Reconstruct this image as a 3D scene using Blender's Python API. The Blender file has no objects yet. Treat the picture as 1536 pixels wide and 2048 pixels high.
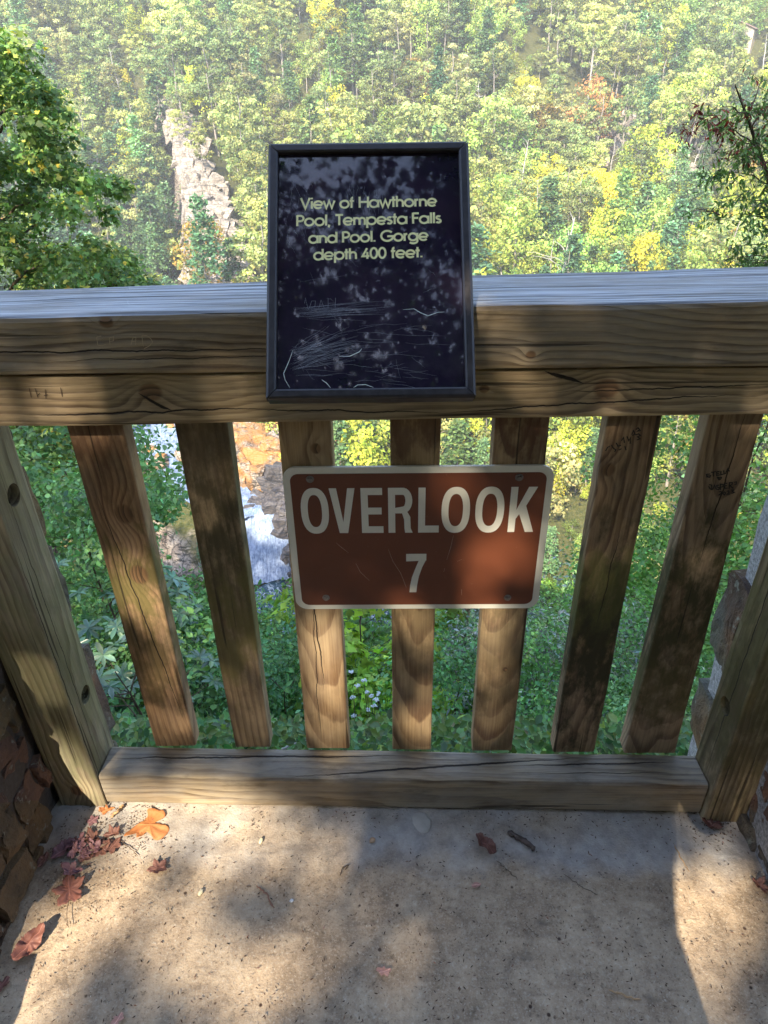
import bpy, bmesh, math, random
import numpy as np
from mathutils import Matrix, Vector
R = math.radians
random.seed(7); RNG = np.random.default_rng(7)
scene = bpy.context.scene
COL = scene.collection

# ---------------------------------------------------------------- camera, sky, sun
FPX = 1420.0
PITCH, YAW, ROLL = R(32.3), R(1.4), R(1.15)
CAM = Vector((0, 0, 1.44))
_f0 = Vector((-math.sin(YAW), math.cos(YAW), 0)); _r0 = Vector((math.cos(YAW), math.sin(YAW), 0))
FW = _f0*math.cos(PITCH) - Vector((0, 0, math.sin(PITCH)))
_u0 = _f0*math.sin(PITCH) + Vector((0, 0, math.cos(PITCH)))
RT = _r0*math.cos(ROLL) - _u0*math.sin(ROLL); UPV = _u0*math.cos(ROLL) + _r0*math.sin(ROLL)
cam = bpy.data.cameras.new('camera'); camo = bpy.data.objects.new('camera', cam); COL.objects.link(camo)
M = Matrix((RT, UPV, -FW)).transposed().to_4x4(); M.translation = CAM
camo.matrix_world = M
cam.sensor_fit = 'VERTICAL'; cam.sensor_height = 36; cam.sensor_width = 27
cam.lens = FPX/2048*36; cam.clip_start = 0.02; cam.clip_end = 4000
scene.camera = camo

SUN_AZ, SUN_EL = 17.0, 40.0            # light comes from behind the viewer, a little to the left
SUN_DIR = Vector((math.sin(R(SUN_AZ))*math.cos(R(SUN_EL)), math.cos(R(SUN_AZ))*math.cos(R(SUN_EL)), -math.sin(R(SUN_EL))))
sl = bpy.data.lights.new('sun', 'SUN'); sl.energy = 3.0; sl.angle = R(0.53); sl.color = (1, .89, .70)
so = bpy.data.objects.new('sun', sl); COL.objects.link(so)
so.rotation_euler = SUN_DIR.to_track_quat('-Z', 'Y').to_euler()
w = bpy.data.worlds.new('World'); scene.world = w; w.use_nodes = True
nt = w.node_tree; nt.nodes.clear()
sk = nt.nodes.new('ShaderNodeTexSky'); sk.sky_type = 'NISHITA'; sk.sun_disc = False
sk.sun_elevation = R(SUN_EL); sk.sun_rotation = R(180+SUN_AZ)
bg = nt.nodes.new('ShaderNodeBackground'); bg.inputs[1].default_value = 0.15
ow = nt.nodes.new('ShaderNodeOutputWorld'); nt.links.new(sk.outputs[0], bg.inputs[0]); nt.links.new(bg.outputs[0], ow.inputs[0])
scene.view_settings.view_transform = 'Standard'; scene.view_settings.look = 'None'
scene.view_settings.exposure = 2.35; scene.view_settings.gamma = 1
scene.cycles.max_bounces = 6; scene.cycles.diffuse_bounces = 3; scene.cycles.transparent_max_bounces = 6
scene.cycles.sample_clamp_indirect = 6
try: scene.cycles.use_denoising = True
except Exception: pass

# ---------------------------------------------------------------- helpers
def ray(px, py): return FW*FPX + RT*(px-768) - UPV*(py-1024)
def U(px, py, x=None, y=None, z=None):
    d = ray(px, py)
    t = (y-CAM.y)/d.y if y is not None else (z-CAM.z)/d.z if z is not None else (x-CAM.x)/d.x
    return CAM + d*t
def proj_np(P):
    v = P - np.array(CAM); z = v@np.array(FW)
    return 768+FPX*(v@np.array(RT))/z, 1024-FPX*(v@np.array(UPV))/z, z
def tag(o, label=None, cat=None, group=None, kind=None):
    if label: o['label'] = label
    if cat: o['category'] = cat
    if group: o['group'] = group
    if kind: o['kind'] = kind
    return o
def link(o, parent=None):
    COL.objects.link(o)
    if parent is not None: o.parent = parent
    return o
def empty(name, loc=(0, 0, 0), rot=(0, 0, 0)):
    o = bpy.data.objects.new(name, None); o.location = loc; o.rotation_euler = rot; o.empty_display_size = .1
    return link(o)
def me_np(name, V, F, mat=None, col=None, smooth=False):
    """V (n,3), F (m,k) uniform faces"""
    V = np.asarray(V, np.float32); F = np.asarray(F, np.int32)
    me = bpy.data.meshes.new(name); m, k = F.shape
    me.vertices.add(len(V)); me.vertices.foreach_set('co', V.ravel())
    me.loops.add(m*k); me.loops.foreach_set('vertex_index', F.ravel())
    me.polygons.add(m); me.polygons.foreach_set('loop_start', np.arange(0, m*k, k, dtype=np.int32))
    me.polygons.foreach_set('loop_total', np.full(m, k, np.int32))
    if smooth: me.polygons.foreach_set('use_smooth', np.ones(m, bool))
    me.update(calc_edges=True)
    if col is not None:
        a = me.color_attributes.new('Col', 'FLOAT_COLOR', 'POINT')
        c = np.ones((len(V), 4), np.float32); c[:, :3] = col
        a.data.foreach_set('color', c.ravel())
    if mat: me.materials.append(mat)
    return me
def obj(name, me, parent=None, loc=(0, 0, 0), rot=(0, 0, 0)):
    o = bpy.data.objects.new(name, me); o.location = loc; o.rotation_euler = rot
    return link(o, parent)
def bm_obj(name, bm, mat, parent=None, smooth=False, loc=(0, 0, 0), rot=(0, 0, 0), fixn=True):
    if fixn: bmesh.ops.recalc_face_normals(bm, faces=bm.faces[:])
    me = bpy.data.meshes.new(name); bm.to_mesh(me); bm.free()
    if smooth:
        for p in me.polygons: p.use_smooth = True
    me.materials.append(mat)
    return obj(name, me, parent, loc, rot)
def vnoise(P, scale=1.0, seed=0, octaves=3):
    """cheap smooth value noise in numpy, roughly -1..1"""
    P = np.asarray(P, float)*scale; out = np.zeros(len(P)); amp = 1.; tot = 0
    for o in range(octaves):
        Q = P*(2**o) + seed*17.3 + o*5.1; I = np.floor(Q).astype(np.int64); f = Q-I; f = f*f*(3-2*f)
        def h(dx):
            n = (I[:, 0]+dx[0])*374761393 + (I[:, 1]+dx[1])*668265263 + (I[:, 2]+dx[2])*2147483647 + seed*1274126177
            n = (n ^ (n >> 13))*1274126177; n = n ^ (n >> 16)
            return (n & 0xffff)/32767.5-1
        acc = 0
        for a in (0, 1):
            for b in (0, 1):
                for c in (0, 1):
                    wgt = (f[:, 0] if a else 1-f[:, 0])*(f[:, 1] if b else 1-f[:, 1])*(f[:, 2] if c else 1-f[:, 2])
                    acc = acc + wgt*h((a, b, c))
        out += amp*acc; tot += amp; amp *= .5
    return out/tot*1.6
def sstep(a, b, x):
    t = np.clip((x-a)/(b-a), 0, 1); return t*t*(3-2*t)

# ---- node material toolkit
class NT:
    def __init__(s, name):
        s.m = bpy.data.materials.new(name); s.m.use_nodes = True; s.t = s.m.node_tree; s.t.nodes.clear()
        s.out = s.n('ShaderNodeOutputMaterial')
    def n(s, t, **kw):
        nd = s.t.nodes.new(t)
        for k, v in kw.items(): setattr(nd, k, v)
        return nd
    def put(s, sock, v):
        if isinstance(v, bpy.types.NodeSocket): s.t.links.new(v, sock)
        elif v is not None:
            if isinstance(v, (tuple, list)) and len(v) == 3 and sock.type == 'RGBA': v = (*v, 1)
            sock.default_value = v
    def math(s, op, a, b=None, c=None, clamp=False):
        nd = s.n('ShaderNodeMath', operation=op, use_clamp=clamp)
        for i, v in enumerate((a, b, c)):
            if v is not None: s.put(nd.inputs[i], v)
        return nd.outputs[0]
    def vec(s, op, a, b):
        nd = s.n('ShaderNodeVectorMath', operation=op); s.put(nd.inputs[0], a); s.put(nd.inputs[1], b)
        return nd.outputs[0]
    def noise(s, v, scale=5, detail=3, rough=.55, dist=0, out=0):
        nd = s.n('ShaderNodeTexNoise'); s.put(nd.inputs['Vector'], v)
        nd.inputs['Scale'].default_value = scale; nd.inputs['Detail'].default_value = detail
        nd.inputs['Roughness'].default_value = rough; nd.inputs['Distortion'].default_value = dist
        return nd.outputs[out]
    def voro(s, v, scale=5, feature='F1', out='Distance'):
        nd = s.n('ShaderNodeTexVoronoi', feature=feature); s.put(nd.inputs['Vector'], v); nd.inputs['Scale'].default_value = scale
        return nd.outputs[out]
    def rng(s, v, a, b, c=0., d=1., smooth=False):
        nd = s.n('ShaderNodeMapRange'); nd.interpolation_type = 'SMOOTHSTEP' if smooth else 'LINEAR'
        for i, q in enumerate((v, a, b, c, d)): s.put(nd.inputs[i], q)
        return nd.outputs[0]
    def mix(s, f, a, b, mode='MIX'):
        nd = s.n('ShaderNodeMix', data_type='RGBA', blend_type=mode)
        s.put(nd.inputs[0], f); s.put(nd.inputs[6], a); s.put(nd.inputs[7], b)
        return nd.outputs[2]
    def ramp(s, f, stops):
        nd = s.n('ShaderNodeValToRGB'); s.put(nd.inputs[0], f); e = nd.color_ramp.elements
        while len(e) < len(stops): e.new(.5)
        for x, (p, c) in zip(e, stops): x.position = p; x.color = (*c, 1)
        return nd.outputs[0]
    def bump(s, h, strength=.3, dist=.01, nrm=None):
        nd = s.n('ShaderNodeBump'); s.put(nd.inputs['Height'], h); nd.inputs['Strength'].default_value = strength
        nd.inputs['Distance'].default_value = dist
        if nrm is not None: s.put(nd.inputs['Normal'], nrm)
        return nd.outputs[0]
    def bsdf(s, col, rough=.7, nrm=None, metal=0, spec=.5, **kw):
        nd = s.n('ShaderNodeBsdfPrincipled'); s.put(nd.inputs['Base Color'], col); s.put(nd.inputs['Roughness'], rough)
        s.put(nd.inputs['Metallic'], metal); s.put(nd.inputs['Specular IOR Level'], spec)
        if nrm is not None: s.put(nd.inputs['Normal'], nrm)
        for k, v in kw.items(): s.put(nd.inputs[k], v)
        return nd.outputs[0]
    def done(s, shader):
        s.t.links.new(shader, s.out.inputs[0]); return s.m
    def coords(s, kind='Object'):
        if kind == 'World': return s.n('ShaderNodeNewGeometry').outputs['Position']
        return s.n('ShaderNodeTexCoord').outputs[kind]

def wood_mat(name, light=(.36, .255, .15), dark=(.14, .085, .045), c=(.0, -.05), tilt=(.03, .0), freq=95, knots=(), cracks=(), algae_brown=(), grey=.15, warp=.02, dirt=.5, top_grey=False, seed=0.):
    """local X is the board's length; rings round an axis at (y,z)=c that drifts along x"""
    s = NT(name); P = s.coords('Object'); sp = s.n('ShaderNodeSeparateXYZ'); s.put(sp.inputs[0], P); X, Y, Z = sp.outputs
    off = s.vec('ADD', P, (seed*3.7, seed*1.3, seed*2.1))
    lo = s.noise(s.vec('MULTIPLY', off, (2.2, 6, 6)), 1, 2); lo2 = s.noise(s.vec('MULTIPLY', off, (9, 22, 22)), 1, 2)
    wob = s.math('ADD', s.math('MULTIPLY', s.math('SUBTRACT', lo, .5), warp*2), s.math('MULTIPLY', s.math('SUBTRACT', lo2, .5), warp*.35))
    dy = s.math('ADD', s.math('SUBTRACT', Y, c[0]), s.math('MULTIPLY', X, tilt[0]))
    dz = s.math('ADD', s.math('SUBTRACT', Z, c[1]), s.math('MULTIPLY', X, tilt[1]))
    r = s.math('ADD', s.math('SQRT', s.math('ADD', s.math('MULTIPLY', dy, dy), s.math('MULTIPLY', dz, dz))), wob)
    kmask = None
    for (kx, ky, kr, axis) in knots:
        Q = Y if axis == 'y' else Z
        ax = s.math('DIVIDE', s.math('SUBTRACT', X, kx), kr*1.25); ay = s.math('DIVIDE', s.math('SUBTRACT', Q, ky), kr)
        d2 = s.math('ADD', s.math('MULTIPLY', ax, ax), s.math('MULTIPLY', ay, ay))
        g = s.math('POWER', 2.718, s.math('MULTIPLY', d2, -.33))
        r = s.math('ADD', r, s.math('MULTIPLY', g, kr*1.3))
        m = s.rng(s.math('ADD', d2, s.math('MULTIPLY', s.math('SUBTRACT', lo2, .5), .4)), .35, .95, 1, 0, True)
        kmask = m if kmask is None else s.math('MAXIMUM', kmask, m)
    ph = s.math('MULTIPLY', r, freq)
    saw = s.math('FRACT', ph)
    ring = s.math('MULTIPLY', s.rng(saw, .25, .82, 0, 1, True), s.rng(saw, .90, 1., 1, 0, True))
    rk = s.noise(s.vec('MULTIPLY', s.math('FLOOR', ph), (1, 1, 1)), .73, 1); ring = s.math('MULTIPLY', ring, s.rng(rk, .35, .62, .35, 1.15))
    fib = s.noise(s.vec('MULTIPLY', off, (7, 260, 260)), 1, 3, .6)
    fib2 = s.noise(s.vec('MULTIPLY', off, (3, 60, 60)), 1, 3, .6)
    amt = s.rng(s.noise(s.vec('MULTIPLY', off, (3, 14, 14)), 1, 2), .3, .7, .3, .95)
    f = s.math('MULTIPLY', ring, amt)
    f = s.math('ADD', s.math('MULTIPLY', f, .95), s.math('MULTIPLY', s.rng(fib, .38, .66), .42), clamp=True)
    col = s.mix(f, light, dark)
    # weathering
    wn = s.noise(s.vec('MULTIPLY', off, (5, 11, 11)), 1, 5, .65)
    col = s.mix(s.math('MULTIPLY', s.rng(wn, .38, .7), grey*2), col, (.30, .27, .23)); sm_ = s.noise(s.vec('ADD', s.vec('MULTIPLY', off, (4, 9, 9)), (1, 8, 3)), 1, 5, .66); col = s.mix(s.rng(sm_, .42, .66, 0, .55), col, s.mix(1.0, col, (.46, .42, .40), 'MULTIPLY'))
    st = s.noise(s.vec('ADD', s.vec('MULTIPLY', off, (7, 16, 16)), (4.4, 1, 7)), 1, 6, .7)
    col = s.mix(s.math('MULTIPLY', s.rng(st, .52, .74, 0, 1, True), dirt), col, (.055, .045, .032))
    for (ax_, ar, strength, colr) in algae_brown:  # algae patches, and dark brown bands near the slat tops
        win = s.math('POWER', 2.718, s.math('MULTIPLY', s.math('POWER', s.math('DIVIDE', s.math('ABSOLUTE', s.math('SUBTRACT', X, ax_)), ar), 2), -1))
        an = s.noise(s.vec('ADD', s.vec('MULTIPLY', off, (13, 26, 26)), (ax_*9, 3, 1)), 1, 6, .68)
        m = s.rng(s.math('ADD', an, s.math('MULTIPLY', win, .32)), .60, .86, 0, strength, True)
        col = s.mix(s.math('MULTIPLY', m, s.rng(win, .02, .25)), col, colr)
    h = s.math('ADD', s.math('MULTIPLY', ring, -.5), s.math('MULTIPLY', fib, .8))
    h = s.math('ADD', h, s.math('MULTIPLY', fib2, .5))
    if kmask is not None:
        kr_ = s.math('FRACT', s.math('MULTIPLY', r, freq*1.1))
        kc = s.mix(s.rng(kr_, .3, 1), (.20, .11, .055), (.05, .028, .016)); col = s.mix(s.math('MULTIPLY', kmask, .92), col, kc)
    # fine checks everywhere + the named cracks
    ck = s.noise(s.vec('MULTIPLY', s.vec('ADD', off, (9, 2, 5)), (1.7, 75, 75)), 1, 2, .5)
    cm = s.rng(ck, .655, .70, 0, .75, True)
    for (x0, x1, a, b, wd, axis) in cracks:      # |axis - (a+b*(x-x0))| < wd
        Q = Y if axis == 'y' else Z
        ln = s.math('ADD', s.math('MULTIPLY', s.math('SUBTRACT', X, x0), b), a)
        ln = s.math('ADD', ln, s.math('MULTIPLY', s.math('SUBTRACT', s.noise(s.vec('MULTIPLY', off, (16, 3, 3)), 1, 4, .6), .5), .013))
        dd = s.math('ABSOLUTE', s.math('SUBTRACT', Q, ln))
        e = s.math('MULTIPLY', s.rng(X, x0, x0+(x1-x0)*.3), s.rng(X, x1-(x1-x0)*.3, x1, 1, 0))
        wv = s.math('ADD', s.math('MULTIPLY', e, wd), 1e-5)
        q = s.rng(s.math('DIVIDE', dd, wv), .5, 1., 1, 0, True)
        q = s.math('MULTIPLY', q, s.math('GREATER_THAN', e, .001))
        cm = s.math('MAXIMUM', cm, q)
    col = s.mix(cm, col, (.018, .012, .008))
    h = s.math('SUBTRACT', h, s.math('MULTIPLY', cm, 2.5))
    if top_grey:
        g = s.n('ShaderNodeNewGeometry'); sn = s.n('ShaderNodeSeparateXYZ'); s.put(sn.inputs[0], g.outputs['Normal'])
        tm = s.rng(sn.outputs[2], .45, .8)
        tw_ = s.noise(s.vec('MULTIPLY', off, (3, 14, 14)), 1, 4, .6)
        tn = s.noise(s.vec('MULTIPLY', off, (2.6, 110, 110)), 1, 4, .62)
        tc = s.ramp(tn, [(.36, (.05, .048, .05)), (.45, (.27, .27, .28)), (.60, (.46, .46, .48)), (.8, (.56, .56, .58))])
        tc = s.mix(s.rng(tw_, .48, .66, 0, .6), tc, (.20, .16, .115)); col = s.mix(s.math('MULTIPLY', tm, .92), col, tc)
        h = s.math('ADD', h, s.math('MULTIPLY', tm, s.math('MULTIPLY', tn, 5)))
    return s.done(s.bsdf(col, .72, s.bump(h, .55, .0022), spec=.35))

def plain(name, col, rough=.6, metal=0, spec=.5, nscale=30, var=.15, bump=.1, bdist=.002):
    s = NT(name); P = s.coords('Object'); n = s.noise(P, nscale, 5, .6); n2 = s.noise(P, nscale*.2, 3)
    f = s.math('ADD', s.math('MULTIPLY', n, .6), s.math('MULTIPLY', n2, .4))
    c = s.mix(s.rng(f, .3, .7), tuple(x*(1-var) for x in col), tuple(min(1, x*(1+var)) for x in col))
    return s.done(s.bsdf(c, rough, s.bump(n, bump, bdist), metal, spec))

def leaf_mat(name, rough=.5, trans=.35, spec=.35, tint=(1, 1, 1)):
    s = NT(name); a = s.n('ShaderNodeAttribute', attribute_name='Col'); oi = s.n('ShaderNodeObjectInfo')
    c = s.mix(1.0, a.outputs['Color'], oi.outputs['Color'], 'MULTIPLY')
    b = s.bsdf(c, rough, spec=spec)
    if trans <= 0: return s.done(b)
    t = s.n('ShaderNodeBsdfTranslucent'); s.put(t.inputs[0], s.mix(1., c, (1.2, 1.22, .68), 'MULTIPLY'))
    mx = s.n('ShaderNodeMixShader'); mx.inputs[0].default_value = trans; s.put(mx.inputs[1], b); s.put(mx.inputs[2], t.outputs[0])
    return s.done(mx.outputs[0])

LEAF = leaf_mat('foliage'); GLOSSLEAF = leaf_mat('glossy_foliage', .3, .2, .6); FARLEAF = leaf_mat('distant_foliage', .65, .3, .15)
def bark_mat(name, a, b, sc=8):
    s = NT(name); P = s.coords('Object'); n = s.noise(s.vec('MULTIPLY', P, (sc, sc, sc*.25)), 1, 5, .65)
    return s.done(s.bsdf(s.mix(s.rng(n, .3, .7), a, b), .9, s.bump(n, .6, .02), spec=.2))
GREYBARK = bark_mat('grey_bark', (.14, .12, .10), (.36, .32, .28))
BARK = bark_mat('bark', (.05, .035, .022), (.17, .125, .085)); DEADBARK = bark_mat('dead_wood', (.25, .23, .21), (.50, .47, .43))
PALEBARK = bark_mat('pale_bark', (.20, .12, .08), (.42, .28, .2))

# ---------------------------------------------------------------- geometry generators
QUAD = (np.array([(0, 0, 0), (.5, .33, 0.04), (1, 0, 0), (.5, -.33, .04)], float), np.array([(0, 3, 2, 1)]))
BLADE = (np.array([(0, 0, 0), (.5, .17, 0.03), (1, 0, -.05), (.5, -.17, .03)], float), np.array([(0, 3, 2, 1)]))
FOLD = (np.array([(0, 0, 0), (.32, -.30, .09), (.72, -.24, .05), (1, 0, -.1), (.72, .24, .05), (.32, .30, .09)], float), np.array([(0, 1, 2, 3), (0, 3, 4, 5)]))
LONGLEAF = (np.array([(0, 0, 0), (.35, -.16, .05), (.75, -.14, .02), (1, 0, -.12), (.75, .14, .02), (.35, .16, .05)], float), np.array([(0, 1, 2, 3), (0, 3, 4, 5)]))
# a four-lobed leaf: three kites fanned out from the stem end
LOBED = (np.array([(0, 0, 0), (.45, -.5, .1), (.62, -.16, .03), (1, -.22, -.06), (.82, 0, 0), (1, .22, -.06), (.62, .16, .03), (.45, .5, .1)], float),
         np.array([(0, 1, 2, 4), (2, 3, 4, 4), (0, 4, 6, 7), (4, 5, 6, 6)]))
LOBED = (LOBED[0], np.array([(0, 1, 2, 4), (0, 4, 6, 7), (0, 3, 4, 5)]))
def frames(nrm, rng, droop=None):
    n = nrm/np.maximum(np.linalg.norm(nrm, axis=1, keepdims=True), 1e-6)
    a = rng.normal(size=n.shape)
    if droop is not None: a = a*droop[0] + np.array(droop[1])
    t = a - (a*n).sum(1, keepdims=True)*n; t /= np.maximum(np.linalg.norm(t, axis=1, keepdims=True), 1e-6)
    b = np.cross(n, t)
    return np.stack([t, b, n], axis=1)      # rows: local x,y,z axes
def scatter(tpl, P, nrm, size, col, rng, droop=None):
    Vt, Ft = tpl; n = len(P); Fm = frames(nrm, rng, droop)
    V = np.einsum('vk,nkj->nvj', Vt, Fm)*np.asarray(size).reshape(-1, 1, 1) + P[:, None, :]
    F = Ft[None]+(np.arange(n)*len(Vt))[:, None, None]
    C = np.repeat(col, len(Vt), axis=0)
    return V.reshape(-1, 3), F.reshape(-1, Ft.shape[1]), C
def cat(parts):
    V, F, C = [], [], []; k = 0
    for v, f, c in parts:
        V.append(v); F.append(f+k); C.append(c); k += len(v)
    return np.concatenate(V), np.concatenate(F), np.concatenate(C)
def tube(path, rad, n=6, closed=True):
    path = np.asarray(path, float); rad = np.asarray(rad, float); m = len(path)
    T = np.gradient(path, axis=0); T /= np.linalg.norm(T, axis=1, keepdims=True)+1e-9
    ref = np.where(np.abs(T[:, 2:3]) > .9, np.array([[1., 0, 0]]), np.array([[0., 0, 1]]))
    A = np.cross(T, ref); A /= np.linalg.norm(A, axis=1, keepdims=True)+1e-9; B = np.cross(T, A)
    th = np.arange(n)/n*2*math.pi
    V = path[:, None]+rad[:, None, None]*(A[:, None]*np.cos(th)[None, :, None]+B[:, None]*np.sin(th)[None, :, None])
    i = np.arange(m-1)[:, None]*n; j = np.arange(n)[None]; j2 = (j+1) % n
    F = np.stack([i+j, i+j2, i+n+j2, i+n+j], -1).reshape(-1, 4)
    return V.reshape(-1, 3), F
def tubes(lst, n=6):
    V, F = [], []; k = 0
    for p, r in lst:
        v, f = tube(p, r, n); V.append(v); F.append(f+k); k += len(v)
    return np.concatenate(V), np.concatenate(F)
def jit(base, n, rng, v=.22, hue=.12):
    c = np.array(base, float)[None]*np.exp(rng.normal(0, v, (n, 1)))
    c[:, 0] *= np.exp(rng.normal(0, hue, n)); c[:, 2] *= np.exp(rng.normal(0, hue, n))
    return np.clip(c, .003, .9)
def limb(p0, p1, r0, rng, bend=.12, k=6):
    p0 = np.array(p0, float); p1 = np.array(p1, float); t = np.linspace(0, 1, k)[:, None]
    L = np.linalg.norm(p1-p0); P = p0*(1-t)+p1*t
    P[1:-1] += rng.normal(0, bend*L/k, (k-2, 3)); P += np.array([0, 0, 1])*(np.sin(t*math.pi)*L*.06)
    return P, np.linspace(r0, max(r0*.25, .002), k)
def crown(rng, h, rx, z0, nb, nl, size, tpl=QUAD, col=(.08, .14, .02), shape='round', flat=.7, v=.22, upb=.6, droop=None, nj=.55):
    """leaf cloud made of clumps at limb ends; returns mesh arrays and the clump centres"""
    Cn = []
    while len(Cn) < nb:
        u = rng.uniform(-1, 1, 3)
        if u@u > 1: continue
        if shape == 'round' and u@u < .18 and rng.random() < .7: continue
        t = (u[2]+1)/2
        if shape == 'cone': rr = rx*(1-t)**.8*1.05; a = rng.uniform(0, 6.28); q = math.sqrt(rng.uniform(.1, 1)); Cn.append((math.cos(a)*rr*q, math.sin(a)*rr*q, z0+t*(h-z0))); continue
        if shape == 'pine': rr = rx*(.45+.75*math.sin(math.pi*min(1, .25+t*.75))); a = rng.uniform(0, 6.28); q = math.sqrt(rng.uniform(.05, 1)); Cn.append((math.cos(a)*rr*q, math.sin(a)*rr*q, z0+t*(h-z0))); continue
        Cn.append((u[0]*rx, u[1]*rx, z0+(h-z0)*t))
    Cn = np.array(Cn); per = nl//nb; br = rx*(.36 if shape == 'round' else .30)
    parts = []
    for c in Cn:
        u = rng.normal(size=(per, 3)); u /= np.linalg.norm(u, axis=1, keepdims=True)
        d = rng.uniform(.35, 1, (per, 1))**.6; s_ = br*rng.uniform(.65, 1.3)
        P = c+u*d*s_*np.array([1, 1, flat]); nr = u*np.array([1, 1, .8])+rng.normal(0, nj, (per, 3))+np.array([0, 0, upb])
        sh = math.exp(rng.normal(0, .2))
        parts.append(scatter(tpl, P, nr, size*rng.uniform(.65, 1.35, per), jit(col, per, rng, v)*sh, rng, droop))
    return cat(parts), Cn
def trunk_mesh(name, rng, h, r0, Cn, mat, lean=.05, nl=9, n=6):
    top = np.array([rng.normal(0, lean*h), rng.normal(0, lean*h), h*.93]); L = [limb((0, 0, -1.0), top, r0, rng, .06, 8)]
    main = L[0][0]
    idx = rng.permutation(len(Cn))[:nl]
    for i in idx:
        c = Cn[i]; zz = max(.15*h, c[2]-.25*np.hypot(c[0], c[1])-.05*h)
        k = np.clip(np.interp(zz, main[:, 2], np.arange(len(main))), 0, len(main)-1.01); a = main[int(k)]*(1-k % 1)+main[int(k)+1]*(k % 1)
        L.append(limb(a, c, r0*.32*(1-.5*k/8), rng, .15, 5))
    V, F = tubes(L, n); return me_np(name, V, F, mat, smooth=True)

# ---------------------------------------------------------------- terrain
RIV = np.array([(-29.4, 125, -96), (-31.2, 133, -82.5), (-45, 143, -81.5), (-55.5, 152, -80.5), (-60, 158, -78), (-63.7, 165, -75.0), (-88, 200, -70), (-150, 250, -62), (-260, 320, -50)])
RIVL = np.array([(-29.4, 125, -96.2), (-24, 119, -99.5), (-8, 114, -100.5), (30, 112, -101), (90, 116, -102), (200, 130, -104), (330, 150, -106)])
def _dist(x, y, L):
    best = np.full(x.shape, 1e9); rz = np.zeros(x.shape)
    for a, b in zip(L[:-1], L[1:]):
        d = b-a; t = np.clip(((x-a[0])*d[0]+(y-a[1])*d[1])/(d[0]**2+d[1]**2), 0, 1)
        q = np.hypot(x-a[0]-t*d[0], y-a[1]-t*d[1]); z = a[2]+t*d[2]
        m = q < best; best = np.where(m, q, best); rz = np.where(m, z, rz)
    return best, rz
def T(x, y):
    x = np.asarray(x, float); y = np.asarray(y, float)
    P = np.stack([x.ravel(), y.ravel(), np.zeros(x.size)], 1)
    s = y-1.35
    near = np.interp(s, [-160, -40, -6, -.1, .25, 1.5, 3, 8.7, 30, 60, 100, 118, 135, 200], [95, 28, -.14, -.16, -.75, -2.2, -4.2, -11, -34, -62, -93, -103, -106, -120])
    sp = np.maximum(s, 0)
    near = near + .20*sp*sstep(.22, .65, -x/(sp+3))*sstep(-10, 5, -(s-80)/10) + .05*sp*sstep(.2, .5, x/(sp+3))
    far = np.interp(y, [100, 122, 145, 175, 215, 260, 340, 420, 520, 650, 850, 1300], [-140, -101, -93, -84, -75, -61, -31, 0, 46, 100, 170, 260])
    n1 = vnoise(P, 1/70., 3, 3).reshape(x.shape); n2 = vnoise(P, 1/14., 5, 3).reshape(x.shape)
    far = far + n1*np.interp(y, [130, 200, 400, 800], [3, 6, 12, 26]) + n2*1.6
    near = near + n2*np.interp(s, [1, 10, 60], [0, .5, 2.5])
    xc = -.266*y+n2*5
    D = np.interp(y, [170, 230, 330, 410, 450], [0, 24, 28, 16, 0])
    w_ = xc-x
    far = far - D*sstep(0, 9, w_)*(1-sstep(50, 140, w_))
    far = far + np.interp(y, [160, 200, 330, 420], [0, 6, 8, 0])*sstep(-35, 0, w_)*(1-sstep(0, 9, w_))
    z = np.maximum(near, far)
    for L in (RIV, RIVL):
        d, rz = _dist(x, y, L)
        k = sstep(7.5, 22, d); z = np.where(d < 22, (rz-1.0)*(1-k)+z*k, z)
    return z
def T1(x, y): return float(T(np.array([x]), np.array([y]))[0])
gy = np.concatenate([np.linspace(-150, -6, 30), np.linspace(-5, 8, 44), 8+(np.linspace(0, 1, 220)[1:]**1.6)*1250])
tu = np.linspace(-1, 1, 281); gx = np.sinh(tu*5.2)/np.sinh(5.2)*750
GX, GY = np.meshgrid(gx, gy); GZ = T(GX, GY)
nx, ny = len(gx), len(gy); ii = (np.arange(ny-1)[:, None]*nx+np.arange(nx-1)[None]).ravel()
def rock_nodes(s, P):
    n = s.noise(P, .35, 6, .62); n2 = s.noise(s.vec('MULTIPLY', P, (1, 1, 2.2)), 1.3, 5, .65)
    c = s.ramp(n, [(.3, (.10, .08, .06)), (.44, (.27, .21, .16)), (.56, (.37, .31, .25)), (.72, (.43, .37, .31))])
    mp = s.n('ShaderNodeMapping'); s.put(mp.inputs[0], P); mp.inputs['Rotation'].default_value = (R(8), R(34), R(10)); mp.inputs['Scale'].default_value = (.14, .16, 1.3)
    cw = s.vec('ADD', s.vec('MULTIPLY', P, (.42, .42, .13)), s.vec('MULTIPLY', s.noise(P, .5, 4, out=1), (.5, .5, .5))); cv = s.voro(cw, 1.0, 'DISTANCE_TO_EDGE'); c = s.mix(s.rng(cv, .07, .015, 0, .8), c, (.035, .03, .026))
    st = s.noise(mp.outputs[0], 1.6, 5, .62); c = s.mix(s.rng(st, .46, .40), c, (.03, .025, .02)); c = s.mix(s.rng(st, .56, .7, 0, .5), c, (.50, .45, .40))
    return s.mix(s.rng(n2, .5, .66), c, (.07, .06, .045)), s.math('ADD', n, n2)
s = NT('gorge_ground'); P = s.coords('World'); rc, rh = rock_nodes(s, P)
g = s.n('ShaderNodeNewGeometry'); sn = s.n('ShaderNodeSeparateXYZ'); s.put(sn.inputs[0], g.outputs['Normal'])
nz = s.math('ADD', sn.outputs[2], s.math('MULTIPLY', s.math('SUBTRACT', s.noise(P, .12, 4), .5), .35))
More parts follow.
